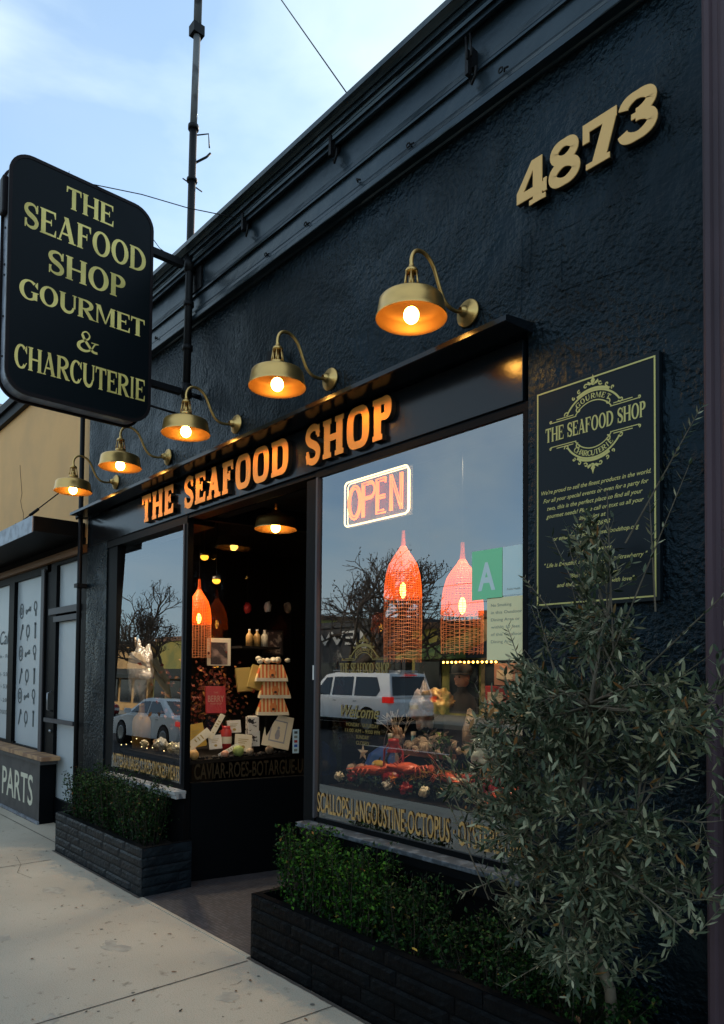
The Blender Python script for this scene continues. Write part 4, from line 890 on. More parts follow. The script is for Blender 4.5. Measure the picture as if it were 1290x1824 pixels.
wood.tube([base, Vector((-1.405, -.27, .5)), Vector((-1.45, -.33, .68)), fork, Vector((-1.45, -.42, 1.0)), fork2, Vector((-1.36, -.48, 1.55)), Vector((-1.30, -.47, 1.9))], [.024, .021, .019, .017, .012, .010, .007, .003], 10)
def sprig(p, d, L_, n, sc=1.):
    """twig with paired narrow leaves"""
    pts = [p]; q = p.copy(); dd = d.normalized(); st = L_/n
    for i in range(n):
        dd = (dd+Vector((random.gauss(0, .09), random.gauss(0, .09), random.gauss(0, .09)+.015))).normalized(); q = q+dd*st; pts.append(q.copy())
    twigs.tube(pts, [max(.0007, .0019*(1-i/(n+1))) for i in range(n+1)], 3, False)
    side = dd.orthogonal().normalized(); 
    for i in range(1, n+1):
        if random.random() < .06: continue
        side = Matrix.Rotation(radians(80+random.uniform(-15, 15)), 3, dd) @ side; side = (side-dd*side.dot(dd)).normalized()
        for sg_ in (1, -1):
            if random.random() < .1: continue
            l = random.uniform(.038, .062)*sc*(1-.25*i/n); ld = (dd*random.uniform(.7, 1.5)+side*sg_).normalized()
            w_ = random.uniform(.0085, .0125)*sc; s_ = ld.cross(Vector((random.gauss(0, .6), random.gauss(0, .6), 1))).normalized(); u = s_.cross(ld); a = pts[i]
            cv = random.uniform(-.12, .16)*l
            leaves.add([a, a+ld*l*.35+s_*w_*.5, a+ld*l*.35-s_*w_*.5, a+ld*l*.72+s_*w_*.42+u*cv*.4, a+ld*l*.72-s_*w_*.42+u*cv*.4, a+ld*l+u*cv], [(0, 1, 2), (2, 1, 3, 4), (4, 3, 5)])
    return pts
cnt = 0; targets = []
while len(targets) < 104:
    x, z, y_ = random.uniform(-2.1, -.7), random.uniform(.45, 2.25), random.uniform(-.80, -.26)
    if inside(x, z, y_) and (x > -1.72 or random.random() < .5) and (z < 1.80 or random.random() < .3) and mnoise.noise(Vector((x*3.2, 5, z*3.2))) > -.22: targets.append(Vector((x, y_, z)))
for T in targets:
    o = min((fork, Vector((-1.45, -.42, 1.0)), fork2, Vector((-1.36, -.48, 1.55)), Vector((-1.30, -.47, 1.85)), Vector((-1.55, -.42, 1.0)), Vector((-1.2, -.45, 1.2))), key=lambda v: (v-T).length+(0 if v.z < T.z+.12 else .4))
    mid = o.lerp(T, .5)+Vector((random.gauss(0, .05), random.gauss(0, .04), random.gauss(.02, .05))); n = 9
    pts = [(o*(1-t)**2+mid*2*t*(1-t)+T*t*t) for t in [i/n for i in range(n+1)]]
    ln2 = (T-o).length
    wood.tube(pts, [.0055*(1-.75*i/n)*(.7+ln2*.5) for i in range(n+1)], 5, False)
    for i in range(4, n+1):
        for _ in range(2 if i < n else 4):
            d = (pts[min(i, n)]-pts[i-1]).normalized()*.8+rdir(.15)*.9
            Ls = random.uniform(.07, .15); e_ = pts[i]+d.normalized()*Ls
            if inside(e_.x, e_.z, e_.y) or (random.random() < .06 and e_.x > -1.7): sprig(pts[i], d, Ls, random.randint(4, 7))
for T, m_, n in (((-.985, -.45, 2.51), (-1.12, -.45, 2.30), 13), ((-1.16, -.44, 2.25), (-1.15, -.44, 2.05), 9), ((-2.16, -.46, 1.40), (-2.0, -.48, 1.18), 13), ((-1.86, -.5, 1.62), (-1.76, -.5, 1.42), 11), ((-1.72, -.5, .47), (-1.56, -.45, .60), 12), ((-1.93, -.5, .77), (-1.8, -.5, .84), 10), ((-.88, -.5, 2.2), (-.9, -.48, 1.8), 8), ((-1.70, -.5, 1.84), (-1.62, -.48, 1.62), 13), ((-1.55, -.52, 1.90), (-1.50, -.5, 1.70), 12), ((-1.42, -.5, 1.98), (-1.38, -.48, 1.78), 12), ((-2.10, -.5, 1.30), (-1.95, -.48, 1.02), 14), ((-1.0, -.52, 1.35), (-1.15, -.5, 1.28), 10), ((-.95, -.52, 1.0), (-1.12, -.5, 1.05), 10), ((-1.9, -.55, 1.0), (-1.74, -.5, .98), 10), ((-1.27, -.52, 2.28), (-1.27, -.5, 2.0), 15), ((-1.0, -.5, 2.32), (-1.2, -.48, 1.9), 10), ((-.82, -.55, 1.95), (-1.1, -.5, 1.72), 12), ((-1.5, -.5, 2.16), (-1.38, -.48, 1.9), 12), ((-1.62, -.5, 2.02), (-1.48, -.48, 1.85), 10), ((-1.62, -.46, 1.92), (-1.55, -.46, 1.76), 10)):
    T = Vector(T); m_ = Vector(m_); o = m_+(m_-T)*.9; wood.tube([o, m_, T], [.0035, .0028, .0012], 5, False); 
    for k in range(n):
        p = m_.lerp(T, k/(n-1)); s_ = rdir(); d = (T-m_).normalized(); s_ = (s_-d*s_.dot(d)).normalized()
        for q in (1, -1):
            ld = (d*.8+s_*q).normalized(); l = random.uniform(.03, .045); w_ = .008; u = ld.cross(s_).normalized()
            leaves.add([p, p+ld*l*.4+u*w_*.5, p+ld*l*.4-u*w_*.5, p+ld*l], [(0, 1, 2), (2, 1, 3)])
for _ in range(5): sprig(Vector((-1.43+random.gauss(0, .02), -.33, random.uniform(.5, .62))), rdir(.2), .08, 6)
wood.build('trunk', 'olivebark', ol); leaves.build('crown', 'olive', ol); twigs.build('twig', 'twig', ol)

# ================================================================== WINDOW FITTINGS AND GOODS
def deck(x0, x1, y1, z, label):
    g = thing('display_counter', label, 'counter', ((x0+x1)/2, .5, 0)); MB().box(x0, x1, .07, y1, z-.03, z).build('top', 'counter', g); MB().box(x0+.02, x1-.02, .09, .12, 0, z-.03).box(x0+.02, x1-.02, y1-.05, y1-.02, 0, z-.03).build('front_panel', 'blackmatte', g)
deck(-6.62, -5.30, 1.1, .945, 'black display counter inside the narrow left window'); deck(-3.50, -1.75, .95, .97, 'black display counter inside the wide right window')
# neon
ne = thing('neon_open_sign', 'glowing OPEN sign, orange letters in a white rounded border', 'neon sign', (-3.07, .06, 2.55))
fn = facade(0, .07, 0)
def nt_(b, pts, r, y=.06): b.tube([(a, y, c) for a, c in pts], r, 8, True)
b = MB()
for ins, r in ((0, .0055), (.022, .004)):
    pp = [(p[0], p[1]) for p in rrect(-3.345+ins*.3, -2.80-ins*.3, 2.553+ins*.3, 2.823-ins*.3, .028)]; nt_(b, pp+[pp[0]], r if ins == 0 else .003, .06 if ins == 0 else .078)
b.build('border_tube', 'neonw', ne)
def outl(pts): return pts
b = MB(); z0, z1 = 2.588, 2.790
def O(cx, w_, i): return arcp(cx, (z0+z1)/2, w_/2-i, (z1-z0)/2-i, 0, 360, 28)
for i in (0, .017): nt_(b, O(-3.255, .118, i), .0058)
for i in (0, .016):
    nt_(b, [(-3.185+i, z0), (-3.185+i, z1-i)]+[(-3.12+a*.5, c) for a, c in []]+[(-3.11+.032*cos(t), (z1+2.69)/2+((z1-2.69)/2-i*.8)*sin(t)) for t in [pi/2-pi*k/10 for k in range(11)]]+[(-3.185+i+.01, 2.69+i*.8)], .0058)
    nt_(b, [(-2.985-i, z1-i), (-3.062+i, z1-i), (-3.062+i, z0+i), (-2.985-i, z0+i)], .0058)
nt_(b, [(-3.05, 2.69), (-2.99, 2.69)], .0058); nt_(b, [(-3.05, 2.675), (-2.99, 2.675)], .0058)
nt_(b, [(-2.985, z1), (-2.985, z1-.03)], .0058)
for i in (0, .015): nt_(b, [(-2.945+i, z0), (-2.945+i, z1), (-2.862+i, z0), (-2.862+i, z1)], .0058)
b.build('letter_tube', 'neono', ne)
MB().box(-3.35, -2.795, .088, .092, 2.548, 2.828).build('backing', 'acrylic', ne)
tag(MB().tube([(-3.06, .09, 2.83), (-3.06, .1, 3.0), (-3.0, .12, 3.07)], .003, 5).build('neon_cable', 'iron'), 'thin black cable above the OPEN sign', 'cable')
# woven pendants
def pendant(c, zn, zf, zb, r, label, seed):
    g = thing('mesh_pendant_lamp', label, 'lamp', (c[0], c[1], zb), 'orange wire mesh pendant lamps'); cx, cy = c
    pr = [(.010, zn+.10), (.012, zn+.05), (.017, zn), (.030, zn-(zn-zf)*.10), (r*.50, zn-(zn-zf)*.26), (r*.76, zn-(zn-zf)*.46), (r*.92, zn-(zn-zf)*.72), (r, zf), (r*1.03, zf-.08)]
    MB().lathe(pr, (cx, cy, 0), n=36).build('dome', 'domeglow', g)
    b = MB(); nr = 26
    for k in range(nr):
        a = 2*pi*k/nr; b.tube([(cx+q*cos(a), cy+q*sin(a), z) for q, z in ((r*1.03, zf-.08), (r*1.05, (zf+zb)/2), (r*1.02, zb))], .0022, 3, False)
    z = zf-.08; kk = 0
    while z > zb:
        b.tube([(cx+r*1.045*cos(2*pi*i/24), cy+r*1.045*sin(2*pi*i/24), z+.004*sin(i*2+kk)) for i in range(25)], .0022, 3, False); z -= .024; kk += 1
    b.build('wire_basket', 'cage', g)
    b = MB()
    for k in range(30):
        a = 2*pi*k/30; b.tube([(cx+q*1.01*cos(a), cy+q*1.01*sin(a), z) for q, z in pr[2:]], .0022, 3, False)
    for k in range(22):
        z = zf-.08+(zn-zf+.06)*k/21
        for (q0, a0), (q1, a1) in zip(pr[2:], pr[3:]):
            if a1 <= z <= a0: q = q1+(q0-q1)*(z-a1)/max(1e-6, a0-a1); b.tube([(cx+q*1.01*cos(2*pi*i/24), cy+q*1.01*sin(2*pi*i/24), z) for i in range(25)], .0022, 3, False)
    b.build('wire_rib', 'mesh', g)
    MB().ball((cx, cy, zf-.03), .026, 12, (.8, .8, 1.9)).build('bulb', 'bulbsm', g)
    MB().tube([(cx, cy, zn+.09), (cx, cy, 3.08)], .003, 5).build('cord', 'iron', g)
pendant((-3.23, .45), 2.47, 2.22, 1.735, .115, 'orange wire mesh pendant lamp directly below the OPEN sign', 1)
pendant((-2.74, .45), 2.33, 2.09, 1.78, .118, 'orange wire mesh pendant lamp beside the green A card', 2)
pendant((-6.05, .56), 2.44, 2.20, 1.80, .11, 'orange wire mesh pendant lamp seen through the entry side window', 3)
# dome cloth and ribs emit by themselves to stand for the bulb glow
def plight(name, p, e, col=(1, .55, .25), r=.05):
    d = bpy.data.lights.new(name, 'POINT'); d.energy = e; d.color = col; d.shadow_soft_size = r; o = bpy.data.objects.new(name, d); COL.objects.link(o); o.location = p
def downlight(p, e, label, col=(1, .72, .45)):
    g = thing('ceiling_spot', label, 'spotlight', p); p = Vector(p)
    MB().lathe([(.045, 0), (.045, -.012), (.03, -.014)], p, n=16).build('trim', 'black', g); MB().lathe([(.0, -.006), (.028, -.010)], p, n=16).build('lens', 'bulbsm', g)
    d = bpy.data.lights.new('spot_light', 'SPOT'); d.energy = e; d.color = col; d.spot_size = radians(95); d.spot_blend = .6; d.shadow_soft_size = .04
    o = bpy.data.objects.new('spot_light', d); COL.objects.link(o); o.location = p-Z*.03
downlight((-6.25, .42, 3.06), 90, 'small lit ceiling spot in the narrow left window'); downlight((-5.55, .75, 3.06), 34, 'small lit ceiling spot above the stacked striped cartons')
downlight((-2.85, .40, 3.06), 50, 'added ceiling spot brightening the wide window display'); downlight((-2.3, .5, 3.06), 45, 'added ceiling spot brightening the goods near the yellow notice')  # two added spots, only there to brighten the wide window goods
# notices
def card(name, x0, x1, z0, z1, m_, label, cat, y=.0075):
    g = thing(name, label, cat, ((x0+x1)/2, y, z0)); MB().box(x0, x1, y, y+.0015, z0, z1).build('sheet', m_, g); return g
g = card('grade_card', -2.30, -2.115, 2.025, 2.266, 'paper_green', 'green inspection card with a large white letter A in the window', 'notice')
t = MB(); text(t, 'A', facade(0, .0068, 0), -2.262, -2.155, 2.072, 2.200, off=.03); t.build('lettering', 'paper_white', g)
g = card('inspection_sheet', -2.112, -1.996, 2.035, 2.266, 'paper_white', 'pale blue sheet beside the green A card', 'notice'); t = MB(); text(t, 'Public Health', facade(0, .0068, 0), -2.085, -2.01, 2.058, 2.068); t.build('lettering', 'ink', g)
g = card('paper_notice', -2.205, -1.996, 1.728, 2.028, 'paper_yellow', 'yellow paper notice with faint writing below the green A card', 'notice')
t = MB()
for z, s_ in ((1.985, 'No Smoking'), (1.95, 'in this Outdoor'), (1.915, 'Dining Area or'), (1.88, 'within 10 feet'), (1.845, 'of this Outdoor'), (1.81, 'Dining Area')): text(t, s_, facade(0, .0068, 0), -2.18, -2.18+.012*len(s_), z, z+.014)
t.build('lettering', 'ink', g)
tag(MB().box(-3.56, -3.548, -.01, -.004, 1.62, 1.71).build('sticker', 'white'), 'small white sticker on the post left of the wide window', 'sticker')
g = thing('payment_sticker', 'narrow white sticker with card symbols on the entry side window', 'sticker', (-5.03, .96, .97)); fs = (Vector((-5.235, .06, 0))+dS.cross(Z)*.004, dS, Z, dS.cross(Z))
MB().prism([(.885, .975), (.945, .975), (.945, 1.18), (.885, 1.18)], fs, 0, .001).build('sheet', 'paper_white', g)
for k, m_ in enumerate(('ink', 'blue', 'red', 'ink', 'icon')): MB().prism([(.9, .99+.038*k), (.93, .99+.038*k), (.93, 1.012+.038*k), (.9, 1.012+.038*k)], fs, .001, .0018).build('symbol', m_, g)
tag(MB().box(-6.63, -6.12, .06, .16, 2.72, 2.84).build('black_corner_box', 'blackmatte'), 'small black box at the top left of the narrow window', 'blind')  # plain black box in the upper left window corner

def g1(name, label, cat, c, group=None): return thing(name, label, cat, c, group)
def one(mb, name, m_, label, cat, group=None, kind=None, bevel=0): return tag(mb.build(name, m_, bevel=bevel), label, cat, group, kind)
random.seed(21)
# --- wide window
b = MB()
for k in range(900):
    x = random.uniform(-3.45, -2.3); p = Vector((x, random.uniform(.10, .24), .97+random.random()**.7*.085)); leafy(b, p, rdir(.7), Vector((0, 0, 1)), random.uniform(.02, .035), .014)
one(b, 'moss_garland', 'moss', 'dark green garland along the front of the wide window display', 'garland', kind='stuff')
for (x, y, z, r, m_, lab) in ((-3.50, .28, 1.05, .040, 'shell', 'brown speckled gourd at the left end of the green garland'), (-3.40, .27, 1.06, .042, 'pinkskin', 'dusky pink gourd on the green garland'), (-3.33, .22, 1.055, .036, 'orange', 'orange gourd on the green garland'), (-3.30, .32, 1.085, .046, 'yellow', 'yellow gourd behind the orange one on the garland')):
    g = g1('gourd', lab, 'gourd', (x, y, z-r), 'gourds on the garland'); bb = MB()
    for k in range(1): bb.ball((x, y, z), r, 16, (1.15, 1, .85), .22, x*7)
    bb.build('body', m_, g); MB().tube([(x, y, z+r*.8), (x+.006, y, z+r*1.1), (x+.014, y, z+r*1.2)], .005, 5).build('stalk', 'stem', g)
b = MB().tube([(-3.28, .2, 1.05), (-3.24, .2, 1.09), (-3.20, .22, 1.07), (-3.15, .22, 1.10)], .008, 6).tube([(-3.24, .2, 1.09), (-3.22, .2, 1.12)], .006, 5).ball((-3.20, .22, 1.075), .016, 8)
one(b, 'bleached_coral', 'white', 'small white branching coral left of the red lantern', 'coral')
one(MB().ball((-3.33, .42, 1.06), .17, 22, (1.1, .6, .85), .12, 3), 'blue_cushion', 'blue', 'rounded blue shape behind the red lantern', 'cushion')
# lantern
lx_, ly_, lz_ = -3.11, .26, 1.01
g = g1('hurricane_lantern', 'red hurricane lantern with wire bail standing in the wide window', 'lantern', (lx_, ly_, lz_)); c = Vector((lx_, ly_, lz_))
MB().lathe([(.0, 0), (.062, 0), (.072, .012), (.074, .045), (.06, .065), (.032, .075), (.030, .088), (.0, .09)], c, n=24).build('fuel_tank', 'lanternred', g)
MB().lathe([(.034, .09), (.05, .115), (.054, .135), (.045, .165), (.033, .185)], c, n=20).build('globe', 'shelfglass', g)
MB().lathe([(.04, .183), (.042, .192), (.028, .205), (.032, .222), (.026, .235), (.036, .245), (.030, .262), (.0, .268)], c, n=20).build('chimney', 'lanternred', g)
bb = MB()
for q in (-1, 1): bb.tube([c+Vector((q*.058, 0, .05)), c+Vector((q*.082, 0, .10)), c+Vector((q*.078, 0, .19)), c+Vector((q*.034, 0, .235))], .007, 6)
bb.build('side_tube', 'lanternred', g); MB().tube([c+Vector((.085*cos(a), 0, .20+.14*sin(a))) for a in [pi*i/12 for i in range(13)]], .0025, 5).build('bail', 'rim', g)
# pale raised hand
g = g1('carved_hand', 'pale carved hand raised behind the red lantern', 'ornament', (-3.19, .38, 1.0)); bb = MB(); o = Vector((-3.19, .38, 1.0))
bb.tube([o, o+Z*.12, o+Z*.22], [.026, .022, .020], 10).ball(o+Z*.255, .034, 12, (1, .5, 1.15))
for k, (dx, l) in enumerate(((-.024, .05), (-.009, .062), (.008, .066), (.023, .056))): bb.tube([o+Vector((dx, 0, .275)), o+Vector((dx*1.35, -.006, .275+l*.55)), o+Vector((dx*1.5, -.016, .275+l))], [.0085, .0078, .006], 8)
bb.tube([o+Vector((.026, 0, .24)), o+Vector((.05, -.006, .268)), o+Vector((.058, -.012, .292))], [.010, .009, .007], 8); bb.build('hand', 'paleskin', g)
# bottles, foil, shells
def bottle(x, y, z, h, r, m_, lab, nm='bottle', cap='white'):
    g = g1(nm, lab, nm.replace('_', ' '), (x, y, z)); MB().lathe([(.0, 0), (r, 0), (r, h*.6), (r*.8, h*.7), (r*.35, h*.8), (r*.32, h*.93), (0, h*.935)], (x, y, z), n=18).build('body', m_, g); MB().lathe([(r*.36, h*.93), (r*.36, h), (0, h)], (x, y, z), n=14).build('cap', cap, g)
bottle(-3.10, .42, .97, .34, .045, 'aqua', 'pale aqua bottle between the carved hand and the shells'); bottle(-3.02, .40, .97, .30, .04, 'blue', 'deep blue bottle beside the oyster shells')
def crumple(name, c, r, sc, m_, lab, cat, seed, top=False):
    V = MB(); V.ball(c, r, 34, sc, .55, seed); o_ = []
    for p in V.v:
        q = (Vector(p)-Vector(c)); k = 1+.16*abs(mnoise.noise(Vector(p)*16+Vector((seed, 0, 0))))+.08*mnoise.noise(Vector(p)*34)
        if top: h = max(0, q.z/(r*sc[2])); k2 = (1-.86*h**1.2)*k; q = Vector((q.x*k2, q.y*k2, q.z*(1+.2*h)))
        else: q = q*k
        o_.append(tuple(Vector(c)+q))
    V.v = o_; return one(V, name, m_, lab, cat)
crumple('foil_parcel', (-2.90, .42, 1.50), .085, (1.1, .8, .8), 'goldfoil', 'crumpled gold foil parcel in front of the dark capped figurine', 'parcel', 4)
crumple('foil_bag', (-3.04, .45, 1.47), .10, (.9, .7, 1.3), 'satin', 'crumpled silver bag left of the gold foil parcel', 'bag', 8, True)
b = MB()
for k in range(110):
    a = random.uniform(0, 6.28); rr = random.random()**.5*.20; h = .13*(1-rr/.22); p = Vector((-2.88+rr*cos(a)*1.15, .40+rr*sin(a)*.7, 1.22+random.uniform(0, h)))
    d = rdir(); b.lathe([(.0, .006), (.018, .004), (.030, -.003), (.022, -.006), (.0, -.008)], p, d, 9, .5, k)
one(b, 'oyster_shell_heap', 'shell', 'heap of brown and cream oyster shells in the middle of the wide window', 'shells', kind='stuff')
g = g1('display_crate', 'dark crate carrying the oyster shells', 'crate', (-2.88, .42, .97)); MB().box(-3.08, -2.66, .3, .55, .97, 1.215).build('side_board', 'brownbag' if 0 else 'blackmatte', g, bevel=.004); MB().box(-3.09, -2.65, .29, .30, 1.18, 1.215).build('rim_board', 'woodbrown', g)
g = g1('crab', 'orange red crab lying on straw in the wide window', 'crab', (-2.92, .2, 1.10)); c = Vector((-2.93, .2, 1.12)); MB().ball(c, .062, 18, (1.3, .9, .5), .15, 2).build('shell', 'crab', g); bb = MB()
for q in (-1, 1):
    for k in range(4):
        a = radians(20+k*35)*1; e_ = c+Vector((q*(.11+.01*k), -.05+.03*k, -.03)); bb.tube([c+Vector((q*.06, -.03+.02*k, 0)), c+Vector((q*.10, -.04+.03*k, .02)), e_], [.007, .006, .003], 6)
    bb.tube([c+Vector((q*.05, -.04, 0)), c+Vector((q*.10, -.08, .01)), c+Vector((q*.07, -.11, .0))], [.010, .014, .006], 8)
bb.build('leg', 'crab', g)
b = MB()
for k in range(260):
    p = Vector((random.uniform(-2.98, -2.45), random.uniform(.18, .36), 1.06+random.random()*.07)); d = rdir(); d.z *= .35; d.normalize(); e_ = p+d*random.uniform(.04, .09); b.tube([p, (p+e_)/2+Z*.008, e_], .0012, 3, False)
one(b, 'packing_straw', 'straw', 'golden packing straw around the crab', 'straw', kind='stuff')
MB_ = g1('display_stand', 'low black stand under the crab and straw', 'stand', (-2.7, .27, .97)); MB().box(-3.0, -2.42, .16, .38, 1.03, 1.055).build('top', 'blackmatte', MB_); MB().box(-2.96, -2.93, .18, .36, .97, 1.03).box(-2.5, -2.47, .18, .36, .97, 1.03).build('leg', 'blackmatte', MB_)
# capped figurine
g = g1('capped_figurine', 'dark robed figurine in a black cap behind the gold foil parcel', 'figurine', (-2.80, .5, 1.2)); c = Vector((-2.80, .52, 1.2))
MB().lathe([(.0, .0), (.10, .0), (.11, .12), (.095, .26), (.07, .33), (.03, .36), (.026, .39)], c, n=18, wob=.2).build('robe', 'darkcloth', g)
hd = MB().ball(c+Vector((0, 0, .435)), .05, 16, (.85, 1, 1.15)).ball(c+Vector((-.006, -.052, .43)), .009, 8).ball(c+Vector((.044, 0, .432)), .010, 8).ball(c+Vector((-.044, 0, .432)), .010, 8).tube([c+Vector((-.014, -.045, .405)), c+Vector((.014, -.045, .405))], .004, 6).build('head', 'pinkskin', g)
MB().ball(c+Vector((-.018, -.045, .445)), .006, 8).ball(c+Vector((.018, -.045, .445)), .006, 8).build('eye', 'blackmatte', hd)
MB().lathe([(.052, .455), (.062, .48), (.058, .51), (.03, .53), (0, .535)], c, n=18).lathe([(.05, .46), (.072, .462), (.05, .468)], c+Vector((0, -.015, 0)), n=18).build('cap', 'darkcloth', g)
# string lights
g = g1('string_lights', 'short string of tiny yellow bulbs across the back of the wide window', 'string lights', (-2.6, .5, 1.75)); bb = MB(); MB().tube([(-2.93, .5, 1.742), (-2.7, .5, 1.736), (-2.5, .5, 1.742)], .002, 4).build('wire', 'iron', g)
for k in range(13): bb.ball((-2.93+.033*k, .5, 1.733), .0065, 8)
bb.build('bulb', 'bulbsm', g)
for (x, y, z, m_, lab) in ((-2.60, .62, 1.47, 'red', 'red lettered box on the back shelf of the wide window'), (-2.44, .62, 1.47, 'orange', 'orange box beside the red one on the back shelf'), (-2.52, .60, 1.60, 'pinkskin', 'pink box stacked on the back shelf boxes')):
    g = g1('carton', lab, 'box', (x, y, z), 'boxes on the back shelf'); MB().box(x-.075, x+.075, y-.04, y+.04, z, z+.125).build('body', m_, g, bevel=.003); MB().box(x-.055, x+.055, y-.0425, y-.0405, z+.035, z+.09).build('label', 'ivory', g)
g = g1('back_shelf', 'dark shelf behind the wide window display', 'shelf', (-2.4, .62, 1.45)); MB().box(-2.75, -1.5, .52, .75, 1.445, 1.468).build('board', 'counter', g); MB().box(-2.74, -2.70, .55, .72, .97, 1.445).box(-1.6, -1.56, .55, .72, .97, 1.445).build('bracket', 'counter', g)
one(MB().lathe([(0, 0), (.045, 0), (.045, .12), (.03, .18), (.014, .24), (.0, .25)], (-2.68, .45, 1.22), n=16, wob=.25), 'oil_flask', 'shell', 'brown flask right of the figurine', 'flask')
for (x, z, m_, lab) in ((-2.42, 1.22, 'paper_white', 'white and blue packet half hidden by the olive leaves'), (-2.50, 1.02, 'red', 'red packet low in the wide window behind the olive leaves'), (-2.38, 1.01, 'lanternred', 'crimson packet at the right end of the wide window')):
    crumple('packet', (x, .25, z+.03), .075, (.8, .5, 1), m_, lab, 'packet', x*9)
b = MB()
for k in range(60): leafy(b, Vector((-2.68+random.gauss(0, .03), .22+random.gauss(0, .02), 1.27+random.gauss(0, .025))), rdir(.6), Z, .04, .025)
one(b, 'herb_bunch', 'boxleaf', 'small green herb bunch beside the oyster shells', 'herbs')
def lobster(c, a, lab):
    c = Vector(c); d = Vector((cos(a), sin(a), 0)); q = Z.cross(d); g = g1('lobster', lab, 'lobster', c, 'red lobsters')
    MB().tube([c-d*.11, c-d*.05, c, c+d*.06, c+d*.10], [.012, .024, .032, .028, .012], 10).build('body', 'crab', g)
    bb = MB()
    for s_ in (-1, 1):
        bb.tube([c+d*.06+q*s_*.025, c+d*.11+q*s_*.06+Z*.02, c+d*.16+q*s_*.05+Z*.03, c+d*.21+q*s_*.03+Z*.02], [.008, .010, .022, .004], 8)
        for k in range(3): bb.tube([c+d*(.03-.03*k)+q*s_*.02, c+d*(.03-.03*k)+q*s_*.07+Z*.02, c+d*(.02-.03*k)+q*s_*.10-Z*.02], [.004, .004, .002], 5)
        bb.tube([c+d*.1, c+d*.2+q*s_*.02+Z*.07, c+d*.26+q*s_*.06+Z*.12], .002, 4)
    bb.build('claw', 'crab', g); MB().add([c-d*.10, c-d*.15+q*.03, c-d*.165, c-d*.15-q*.03, c-d*.12+Z*.008], [(0, 1, 4), (1, 2, 4), (2, 3, 4), (3, 0, 4)]).build('tail', 'crab', g)
lobster((-2.62, .2, 1.10), 2.6, 'red lobster on the black stand behind the olive leaves'); lobster((-3.22, .17, 1.08), .3, 'red lobster in front of the red lantern'); lobster((-2.3, .2, 1.03), 1.9, 'red lobster at the right end of the wide window')
def starfish(c, r, m_, lab):
    c = Vector(c); bb = MB(); V = [c+Vector((0, -.012, 0))]
    for k in range(10): a = pi/2+k*pi/5; q = r if k % 2 == 0 else r*.38; V.append(c+Vector((q*cos(a), 0, q*sin(a))))
    bb.add(V+[c+Vector((0, .01, 0))], [(0, 1+k, 1+(k+1) % 10) for k in range(10)]+[(11, 1+(k+1) % 10, 1+k) for k in range(10)]); one(bb, 'starfish', m_, lab, 'starfish', 'starfish')
starfish((-3.43, .30, 1.16), .055, 'ivory', 'cream starfish propped behind the brown gourd'); starfish((-2.98, .13, 1.06), .045, 'orange', 'orange starfish leaning at the front of the wide window'); starfish((-2.50, .14, 1.10), .05, 'ivory', 'cream starfish leaning among the olive leaves')
bottle(-2.58, .48, .97, .26, .04, 'candle', 'amber jar right of the oyster shells', 'jar'); bottle(-2.46, .46, .97, .22, .038, 'lanternred', 'red jar beside the amber one in the wide window', 'jar'); bottle(-3.44, .55, .97, .30, .045, 'greenball', 'green bottle at the back left of the wide window'); bottle(-2.2, .4, .97, .3, .045, 'ivory', 'cream bottle at the far right of the wide window')
for k, (x, y, z, r, m_, lab) in enumerate(((-3.36, .15, 1.03, .032, 'red', 'red bauble low on the garland under the orange gourd'), (-3.02, .13, 1.02, .03, 'bagwhite', 'white shell on the garland right of the lantern'), (-2.86, .12, 1.02, .034, 'lanternred', 'red bauble on the garland below the crab'), (-2.72, .12, 1.02, .03, 'ivory', 'cream shell on the garland below the straw'), (-3.46, .13, 1.02, .028, 'ivory', 'cream shell at the left end of the garland'))):
    crumple('garland_ornament', (x, y, z), r, (1, .9, .9), m_, lab, 'ornament', k+70)
bb = MB(); random.seed(77)
def cor(p, d, r, n_):
    q = p+d*.05; bb.tube([p, q], [r, r*.7], 6)
    if n_:
        for _ in range(2): cor(q, (d+rdir(.3)*.6).normalized(), r*.7, n_-1)
cor(Vector((-3.33, .5, 1.15)), Z, .012, 5); one(bb, 'branching_coral', 'ivory', 'tall pale branching coral above the blue cushion', 'coral')
# --- narrow window
crumple('silver_bag', (-6.54, .22, 1.66), .18, (.80, .5, 1.35), 'satin', 'crumpled silver bag tied at the top in the narrow window', 'bag', 12)
one(MB().tube([(-6.55, .17, 1.90), (-6.53, .16, 1.95), (-6.54, .16, 1.99)], .008, 6), 'bag_tie', 'shell', 'pale twisted tie above the silver bag', 'tie')
one(MB().ball((-6.92, .28, 1.60), .12, 20, (1, .8, 1), .1, 6), 'red_float', 'lanternred', 'round red float left of the silver bag', 'float')
bottle(-6.50, .22, .945, .42, .085, 'candle', 'amber glass vase standing low in the narrow window', 'vase', 'candle')
random.seed(31)
for k, (x, y, z, r, m_, lab) in enumerate(((-6.1, .2, .99, .05, 'shell', 'brown shell left in the narrow window row'), (-5.95, .16, 1.01, .055, 'bagwhite', 'white crumpled shell in the middle of the narrow window'), (-5.78, .18, .99, .05, 'ivory', 'cream shell next to the white one in the narrow window'), (-5.62, .15, .995, .05, 'bagwhite', 'white shell near the right edge of the narrow window'), (-5.5, .2, .985, .045, 'shell', 'brown shell at the right edge of the narrow window'), (-6.28, .15, .985, .04, 'ivory', 'small cream shell beside the amber vase'))):
    crumple('sea_shell', (x, y, z+.02), r, (1.2, .8, .9), m_, lab, 'shell', k+40)
g = g1('fairy_lights', 'tiny white lights scattered along the bottom of the narrow window', 'string lights', (-6, .1, 1)); bb = MB(); P = []
for k in range(12): P.append((-6.6+.11*k, .07, .975+random.uniform(0, .12)))
MB().tube(P, .0015, 3).build('wire', 'iron', g)
for p in P: bb.ball(p, .005, 6)
bb.build('bulb', 'neonw', g)
